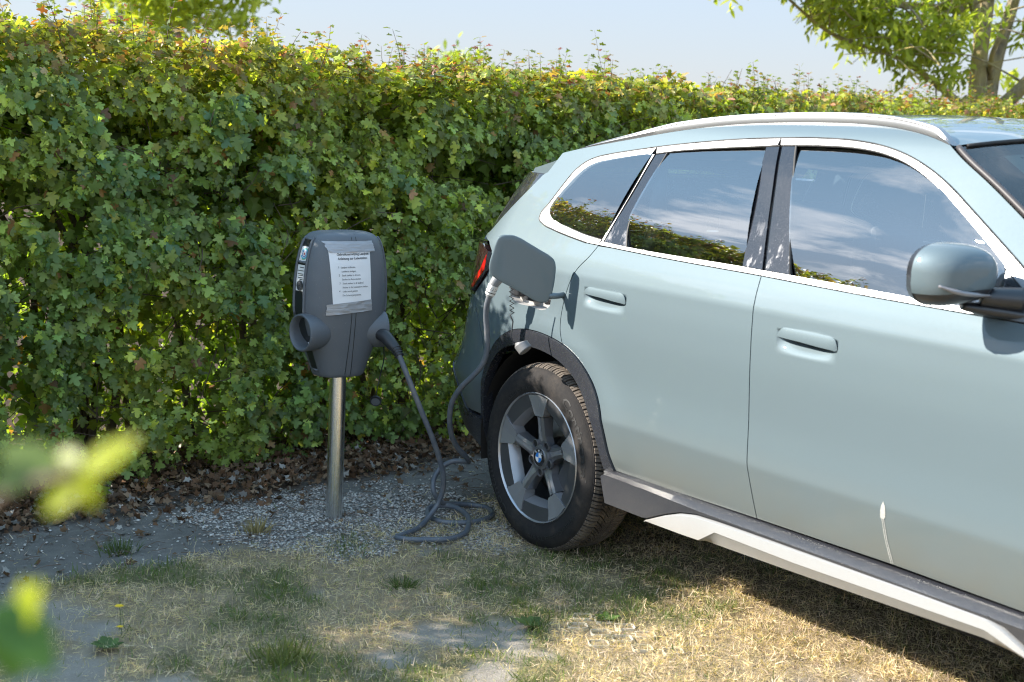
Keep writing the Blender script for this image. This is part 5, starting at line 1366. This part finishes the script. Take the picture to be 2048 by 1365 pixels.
# dried bird dropping on the front door
b_ = [(1.624,.588),(1.619,.575),(1.616,.556),(1.618,.538),(1.630,.540),(1.634,.556),(1.631,.577)]
BW = simple('bird_lime', (.36, .365, .35), .8, var=.35, scale=150)
panel('bird_dropping', Q(b_, 3), BW, car, off=.0012, rim=False, inset=0, step=.006)
for dx in (0, .006):
    panel('bird_dropping', [(1.620+dx,.540),(1.6225+dx,.540),(1.633+dx,.48),(1.6445+dx,.44),(1.6515+dx,.414),(1.6495+dx,.414),(1.641+dx,.442),(1.630+dx,.483)], BW, car, off=.0012, rim=False, inset=0, step=.006)
# ------------------------------------------------------------------ charging station on its steel post
ST = (-.667, 5.417, 0); SYAW = math.atan2(.574, .819)
stn = empty('charging_station', ST, SYAW); tag(stn, 'grey charging station with two round sockets on a brushed steel post', 'charging station')
def shell_mat():
    b = NB('charger_shell'); v = b.obj(); n = b.noise(6, 5, .6, v); f = b.noise(420, 2, .6, v); s_ = b.ramp(b.noise(150, 1, .5, v), [(.73, 0.), (.76, .35)])
    c = b.mix(n, (.095, .108, .125), (.130, .142, .160)); c = b.mix(s_, c, (.25, .26, .27))
    b.set(Base_Color=c, Roughness=.48, Specular_IOR_Level=.5); b.bump(f, .0006); return b.m
SHELL = shell_mat(); SHD = simple('charger_dark_panel', (.018, .022, .024), .35)
stb = NB('brushed_steel'); sv = stb.obj(); sm_ = stb.n('ShaderNodeMapping'); sm_.inputs['Scale'].default_value = (400, 400, 6); stb.l(sv, sm_.inputs[0])
_n = stb.noise(1, 3, .6, sm_.outputs[0]); stb.set(Base_Color=stb.mix(_n, (.72, .73, .74), (.90, .90, .90)), Metallic=1.0, Roughness=stb.math('ADD', .20, stb.math('MULTIPLY', _n, .14)))
V = []; F = []
V, F = tube_arrays([(0, 0, z) for z in (-.05, .1, .35, .6)], .0325, 40); mk('post', V, F, stb.m, stn, True, 40)
# section, front = -y (local). half profile from the middle of the front to the middle of the back
SECT = [(0, .116), (.03, .1155), (.06, .1135), (.09, .109), (.118, .100), (.140, .087), (.156, .072), (.164, .060), (.169, .052), (.172, .046), (.185, -.020), (.186, -.028), (.182, -.040), (.170, -.060), (.150, -.076), (.11, -.088), (.05, -.093), (0, -.094)]
ZK = [.573, .580, .600, .640, .690, .740, .790, .850, .920, .980, 1.030, 1.070, 1.098, 1.116, 1.126, 1.130]
SXK = [.50, .54, .58, .665, .77, .865, .95, 1.0, .995, .968, .925, .868, .80, .70, .56, .30]
SYK = [.60, .66, .70, .765, .84, .905, .96, 1.0, 1.0, .985, .955, .91, .85, .77, .64, .38]
zf = lambda z: (float(_pchip(ZK, SXK, z)), float(_pchip(ZK, SYK, z)))
def body_pt(i, z, left=False, push=0.):
    sx, sy = zf(z); x, y = SECT[i]; return ((-1 if left else 1) * x * sx, -(y * sy) + push, z)
zs = np.concatenate([[.573, .576, .580, .588], np.linspace(.60, 1.08, 33), [1.09, 1.10, 1.108, 1.115, 1.120, 1.124, 1.127, 1.129, 1.130]])
m = len(SECT); V = []; F = []; ring = [(i, False) for i in range(m)] + [(i, True) for i in range(m - 2, 0, -1)]; n = len(ring)
for z in zs:
    for (i, l_) in ring: V.append(body_pt(i, z, l_))
for j in range(len(zs) - 1):
    for k in range(n): F.append((j*n+k, j*n+(k+1) % n, (j+1)*n+(k+1) % n, (j+1)*n+k))
F.append(tuple(range(n))[::-1]); F.append(tuple((len(zs)-1)*n+k for k in range(n)))
body = mk('housing', V, F, SHELL, stn, True, 28)
def sideface(f, z, left, out=.0):
    "point on the flat side strip, f 0 front edge .. 1 rear edge"
    a_, b_ = A(body_pt(9, z, left)), A(body_pt(10, z, left)); p = a_ * (1 - f) + b_ * f
    nrm = A([(-1 if left else 1) * .98, -.17, 0]); return p + nrm * out
for left in (True, False):
    # recessed dark strip with proud rims in shell colour
    zz = np.linspace(.60, 1.098, 26); V = []; F = []
    for z in zz:
        for f in (.14, .86): V.append(sideface(f, z, left, .0012))
    F = [(2*i, 2*i+1, 2*i+3, 2*i+2) for i in range(len(zz)-1)]; pnl = mk('side_panel', V, F, SHD, stn, True)
    for f in (.06, .94):
        P_ = [sideface(f, z, left, .003) for z in np.linspace(.815, 1.108, 30)]; V, F = tube_arrays(P_, .0055, 6); mk('panel_rim', V, F, SHELL, stn, True)
    for z in (1.100, 1.013, .600): 
        P_ = [sideface(f, z, left, .003) for f in (.08, .5, .92)]; V, F = tube_arrays(P_, .0045, 6); mk('panel_rim', V, F, SHELL, stn, True)
def strip_patch(name, z0, z1, mat, out, f0=.16, f1=.84):
    V = []; zz = np.linspace(z0, z1, 6)
    for z in zz: V += [sideface(f0, z, True, out), sideface(f1, z, True, out)]
    return mk(name, V, [(2*i, 2*i+1, 2*i+3, 2*i+2) for i in range(5)], mat, stn, True)
PAPER = simple('label_paper', (.74, .74, .73), .6, var=.03)
strip_patch('label', 1.018, 1.072, PAPER, .002); strip_patch('label', .905, 1.003, PAPER, .002)
def ringdisc(name, f, z, r0, r1, mat, out, n=28, a0=0., a1=6.2832):
    V = []; F = []
    W_ = .067
    for k in range(n + 1):
        a = a0 + (a1 - a0) * k / n
        for r_ in (r0, r1): V.append(sideface(f + r_ * math.cos(a) / W_, z + r_ * math.sin(a), True, out))
    for k in range(n): F.append((2*k, 2*k+1, 2*k+3, 2*k+2))
    return mk(name, V, F, mat, stn)
cb = simple('print_cyan', (.10, .45, .62), .5); cg = simple('print_green', (.16, .42, .12), .5)
ringdisc('printed_ring', .46, 1.045, .0150, .0200, cb, .0026, 28, .4, 5.9); ringdisc('printed_ring', .46, 1.045, .0205, .0225, cg, .0026, 28, 1.2, 5.2)
ringdisc('printed_dots', .46, 1.045, .0105, .0135, simple('print_blue', (.05, .12, .4), .5), .0026, 9, 0, 6.28)
ringdisc('printed_dots', .46, 1.045, .0, .0045, simple('print_red', (.55, .12, .12), .5), .0026)
for i, (w_, z) in enumerate(((.40, .992), (.55, .980), (.5, .968), (.42, .962), (.46, .954), (.30, .947))):
    strip_patch('printed_line', z, z + .0026, ink, .0026, .26, .26 + w_)
ringdisc('reader_grille', .46, .926, 0, .0195, PCAP, .0045, 28)
for r_ in (.005, .010, .015): ringdisc('grille_ring', .46, .926, r_, r_ + .0016, SHELL, .0052, 28)
# sockets: blunt horns lying along the front, opening to the side
HZ = .752
for left in (True, False):
    sg = -1 if left else 1; ax = A([sg * .985, -.17, 0.]); up = A([0, 0, 1.]); sd = np.cross(up, ax); c0 = A([sg * (.186 if left else .158), -.052, HZ])
    prof = [(0, .052), (-.014, .060), (-.006, .0625), (0, .064)]
    V = []; F = []; n = 44
    pr_ = [(.052, -.052), (.058, -.010), (.061, .004), (.065, .008), (.0695, .007), (.0715, .001), (.0715, -.012), (.071, -.04), (.066, -.075), (.057, -.11), (.043, -.14), (.02, -.158)]
    for k in range(n):
        a = 2 * math.pi * k / n
        for r_, o_ in pr_: V.append(c0 + ax * o_ + (sd * math.cos(a) + up * math.sin(a)) * r_ + A([0, 0.012, 0]) * 0)
    mm = len(pr_)
    for k in range(n):
        for j in range(mm - 1): F.append((k*mm+j, k*mm+j+1, ((k+1) % n)*mm+j+1, ((k+1) % n)*mm+j))
    hn = mk('socket_housing', V, F, SHELL, stn, True, 50)
    for r_, o_, mt in ((.053, -.050, SHD), (.040, -.040, PCAP)):
        V = [c0 + ax * o_ + (sd * math.cos(2*math.pi*k/32) + up * math.sin(2*math.pi*k/32)) * r_ for k in range(32)] + [c0 + ax * (o_ - .012) + (sd * math.cos(2*math.pi*k/32) + up * math.sin(2*math.pi*k/32)) * r_ for k in range(32)]
        mk('socket_cover', V, [tuple(range(32))] + [(k, 32+k, 32+(k+1) % 32, (k+1) % 32) for k in range(32)], mt, hn)
    if left:
        for a0_, a1_ in ((1.1, 1.9), (4.2, 5.2)):
            V = []; q = np.linspace(a0_, a1_, 8)
            for a in q:
                for r_ in (.044, .051): V.append(c0 + ax * -.047 + (sd * math.cos(a) + up * math.sin(a)) * r_)
            mk('socket_lining', V, [(2*i, 2*i+1, 2*i+3, 2*i+2) for i in range(7)], PAPER, hn)
# seam down the middle of the front
for x in (-.009, .009):
    P_ = []
    for z in np.linspace(.576, 1.124, 40):
        sx, sy = zf(z); P_.append((x * (1 if z > .75 else 1 + (.75 - z) * 2.2), -.1158 * sy - .0000, z))
    V, F = tube_arrays(P_, .0014, 5); mk('seam', V, F, SHD, stn, True)

# paper notice taped over the front
def front_pt(x, z, out=.0):
    sx, sy = zf(z); q = np.interp(abs(x), [p[0] * sx for p in SECT[:10]], [p[1] * sy for p in SECT[:10]])
    return A([x, -(q + out), z])
notice = empty('instruction_notice', ST, SYAW); tag(notice, 'white paper with printed charging instructions taped to the front of the charging station', 'notice')
X0n, X1n = -.079, .096
def quad_grid(name, x0, x1, z0, z1, mat, out, nx=14, nz=20, rag=0, seed=0, crumple=0, parent=notice, flat=.0):
    r = np.random.default_rng(seed); V = []; F = []
    jx0 = r.normal(0, rag, nz + 1); jx1 = r.normal(0, rag, nz + 1)
    for j in range(nz + 1):
        tz = j / nz; za = (z0[0] + (z1[0] - z0[0]) * tz); zb_ = (z0[1] + (z1[1] - z0[1]) * tz); xl = x0[0] + (x0[1] - x0[0]) * tz + jx0[j]; xr = x1[0] + (x1[1] - x1[0]) * tz + jx1[j]
        for i in range(nx + 1):
            t = i / nx; x = xl + (xr - xl) * t; z = za + (zb_ - za) * t
            cr_ = crumple * (float(fbm(np.array(x * 60.), np.array(z * 130.), 5 + seed, 3)) - .4)
            V.append(front_pt(x, z, out + max(0, cr_)))
    for j in range(nz):
        for i in range(nx): F.append((j*(nx+1)+i, j*(nx+1)+i+1, (j+1)*(nx+1)+i+1, (j+1)*(nx+1)+i))
    return mk(name, V, F, mat, parent, True)
pb = NB('notice_paper'); pv = pb.obj(); pb.set(Base_Color=pb.mix(pb.noise(30, 3, .5, pv), (.78, .78, .80), (.84, .84, .86)), Roughness=.7); pb.bump(pb.noise(14, 2, .5, pv), .003)
tpm = NB('duct_tape'); tv_ = tpm.obj(); w1 = tpm.n('ShaderNodeMapping'); w1.inputs['Scale'].default_value = (8, 8, 90); tpm.l(tv_, w1.inputs[0]); tn = tpm.noise(1.5, 4, .7, w1.outputs[0])
tpm.set(Base_Color=tpm.mix(tn, (.30, .31, .335), (.46, .47, .50)), Roughness=.38, Metallic=.35); tpm.bump(tn, .0025)
quad_grid('sheet', (-.087, -.108), (.073, .062), (.842, .855), (1.092, 1.092), pb.m, .0022, 14, 20)
quad_grid('duct_tape', (-.102, -.122), (.090, .076), (1.056, 1.060), (1.098, 1.100), tpm.m, .0040, 24, 12, .0018, 3, .004)
quad_grid('duct_tape', (-.112, -.114), (.076, .074), (.820, .836), (.862, .878), tpm.m, .0042, 24, 12, .0014, 8, .007)
LINES = [("Gebruiksaanwijzing Laadpaal.", -.040, 1.046, .0098, True, 0), ("Anleitung zur Ladestation:", -.036, 1.030, .0098, True, 0),
         ("1", -.032, .9985, .0090, False, 0), ("Laadpas aanbieden.", -.020, .9985, .0078, False, 0), ("Ladekarte einlegen.", -.018, .9835, .0078, False, 0),
         ("2", -.029, .9685, .0090, False, 0), ("Steek stekker in de auto.", -.016, .9685, .0078, False, 0), ("Stecker ins Auto stecken.", -.016, .9535, .0078, False, 0),
         ("3", -.026, .9385, .0090, False, 0), ("Steek stekker in de laadpaal.", -.013, .9385, .0078, False, 0), ("Stecker in die Ladestation stecken.", -.013, .9235, .0078, False, 0),
         ("4", -.026, .9085, .0090, False, 0), ("Laden word gestart.", -.012, .9085, .0078, False, 0), ("Der Ladevorgang startet.", -.012, .8935, .0078, False, 0)]
for tx, x, z, sz, bold, _q in LINES:
    x -= .036 if bold else .040; sz *= 1.32 if bold else 1.25; V, F = text_mesh(tx, sz, bold)
    out = []
    for a_, b_, c_ in V:
        xx = x + a_ * (.90 if bold else .80); zz_ = z + b_ - .015 * 0 + (xx - x) * .02; out.append(front_pt(xx, zz_, .0030))
    mk('printed_text', out, F, ink, notice)

# ------------------------------------------------------------------ charging cable
cable = empty('charging_cable', (-.3, 5.4, 0)); tag(cable, 'dark grey charging cable looped on the ground between the station and the car', 'cable')
o_ = A([-.3, 5.4, 0])
C1 = [(-.429,5.33,.679),(-.397,5.32,.611),(-.36,5.32,.525),(-.323,5.33,.437),(-.29,5.35,.356),(-.259,5.38,.261),(-.242,5.40,.187),(-.246,5.42,.121),(-.262,5.42,.070),(-.290,5.38,.034),(-.328,5.273,.014),(-.378,5.185,.012),(-.397,5.152,.012),(-.361,5.132,.012),(-.29,5.135,.012),(-.207,5.155,.012),(-.153,5.222,.012),(-.135,5.333,.014),(-.143,5.443,.022),(-.186,5.523,.03),(-.238,5.56,.03),(-.290,5.545,.026),(-.300,5.46,.016),(-.240,5.385,.012),(-.151,5.385,.012),(-.075,5.443,.012),(-.045,5.54,.012),(-.082,5.625,.012),(-.15,5.645,.014),(-.215,5.60,.026),(-.255,5.54,.05),(-.283,5.52,.092),(-.287,5.55,.14),(-.261,5.57,.182),(-.216,5.58,.208),(-.172,5.565,.214),(-.150,5.53,.222),(-.160,5.49,.250),(-.192,5.45,.294),(-.218,5.40,.358),(-.226,5.36,.435),(-.214,5.32,.513),(-.179,5.28,.576),(-.136,5.25,.626),(-.104,5.23,.675),(-.091,5.22,.728),(-.094,5.21,.795),(-.100,5.20,.862),(-.098,5.19,.905),(-.088,5.185,.945)]
cbm = NB('cable_sheath'); cv = cbm.obj(); cbm.set(Base_Color=cbm.mix(cbm.ramp(cbm.noise(18, 4, .7, cv), [(.4, 0.), (.7, 1.)]), (.095, .11, .135), (.17, .17, .18)), Roughness=.45)
tube('sheath', A(C1) - o_, .0105, cbm.m, cable, 14, 6)
tube('plug', A([(-.515,5.405,.742),(-.49,5.39,.735),(-.462,5.365,.712),(-.440,5.345,.692),(-.425,5.33,.672)]) - o_, [.024, .026, .024, .019, .0135], PCAP, cable, 16, 5)
for f in range(4):
    p = A([-.441, 5.346, .695]) + A([.0045, -.0045, -.0063]) * f * 1.2; V, F = tube_arrays([p - o_, p - o_ + A([.0015, -.0015, -.002])], .0205 - .001 * f, 14); mk('grip_rib', V, F, PCAP, cable, True)
tube('plug', A([(-.092,5.187,.932),(-.084,5.183,.958),(-.074,5.182,.982),(-.058,5.19,1.005)]) - o_, [.0135, .0165, .019, .022], simple('grey_plug', (.22, .225, .235), .5), cable, 16, 5)
lab = simple('plug_label', (.74, .73, .72), .55, var=.06)
tube('plug_label', A([(-.090,5.186,.940),(-.082,5.183,.962),(-.077,5.182,.975)]) - o_, [.0182, .0192, .0198], lab, cable, 16, 3)
for dz in (0, .012, .018): 
    p = A([-.0875, 5.185, .947]) + A([.0035, -.001, .0095]) * dz / .01; V, F = tube_arrays([p - o_, p - o_ + A([.001, -.0002, .003])], .0196, 14); mk('label_print', V, F, ink, cable, True)
# cap on a kinked cord hanging from the port, part of the car
inv_car = car.matrix_basis.inverted() if False else (Matrix.Translation(Vector(CARO)) @ Matrix.Rotation(YAW, 4, 'Z')).inverted()
def tocar_l(P): return [tuple(inv_car @ Vector(p)) for p in P]
cc = []
zzg = np.linspace(.985, .885, 13)
for i, z in enumerate(zzg): cc.append((-.012 + .002 * i / 3 + (.0075 if i % 2 else -.0075), 5.062, z))
cc += [(.000, 5.06, .862), (-.002, 5.055, .832), (-.004, 5.05, .805), (.004, 5.05, .790), (.020, 5.05, .784)]
V, F = tube_arrays(tocar_l(cc), .0028, 6); mk('cap_cord', V, F, PCAP, car, True)
cap_c = A([.042, 5.045, .772]); axw = A([.62, -.35, -.70]); axw = axw / np.linalg.norm(axw)
V, F = tube_arrays(tocar_l([cap_c - axw * .018 + A([0,0,.006]), cap_c - axw * .014, cap_c + axw * .013, cap_c + axw * .016]), [.020, .0265, .0265, .024], 24); mk('port_cap', V, F, simple('grey_cap', (.17, .17, .175), .5), car, True, 35)
# black dust cap hanging behind the station
dc = empty('dust_cap', (-.53, 5.55, .45)); tag(dc, 'small black dust cap hanging on a thin cord right of the steel post', 'cap')
tube('cord', [(.025, -.05, .26), (.028, -.02, .17), (.016, 0, .11), (.006, 0, .06), (.0, 0, .02)], .0022, PCAP, dc, 6, 5)
V, F = tube_arrays([(0, .012, .004), (0, -.002, 0), (0, -.010, -.003)], [.014, .023, .023], 20); mk('cap', V, F, PCAP, dc, True, 40)
V, F = tube_arrays([(0, -.0125, -.004), (0, -.0130, -.0042)], .017, 20); mk('cap_lining', V, F, SHELL, dc, True, 40)
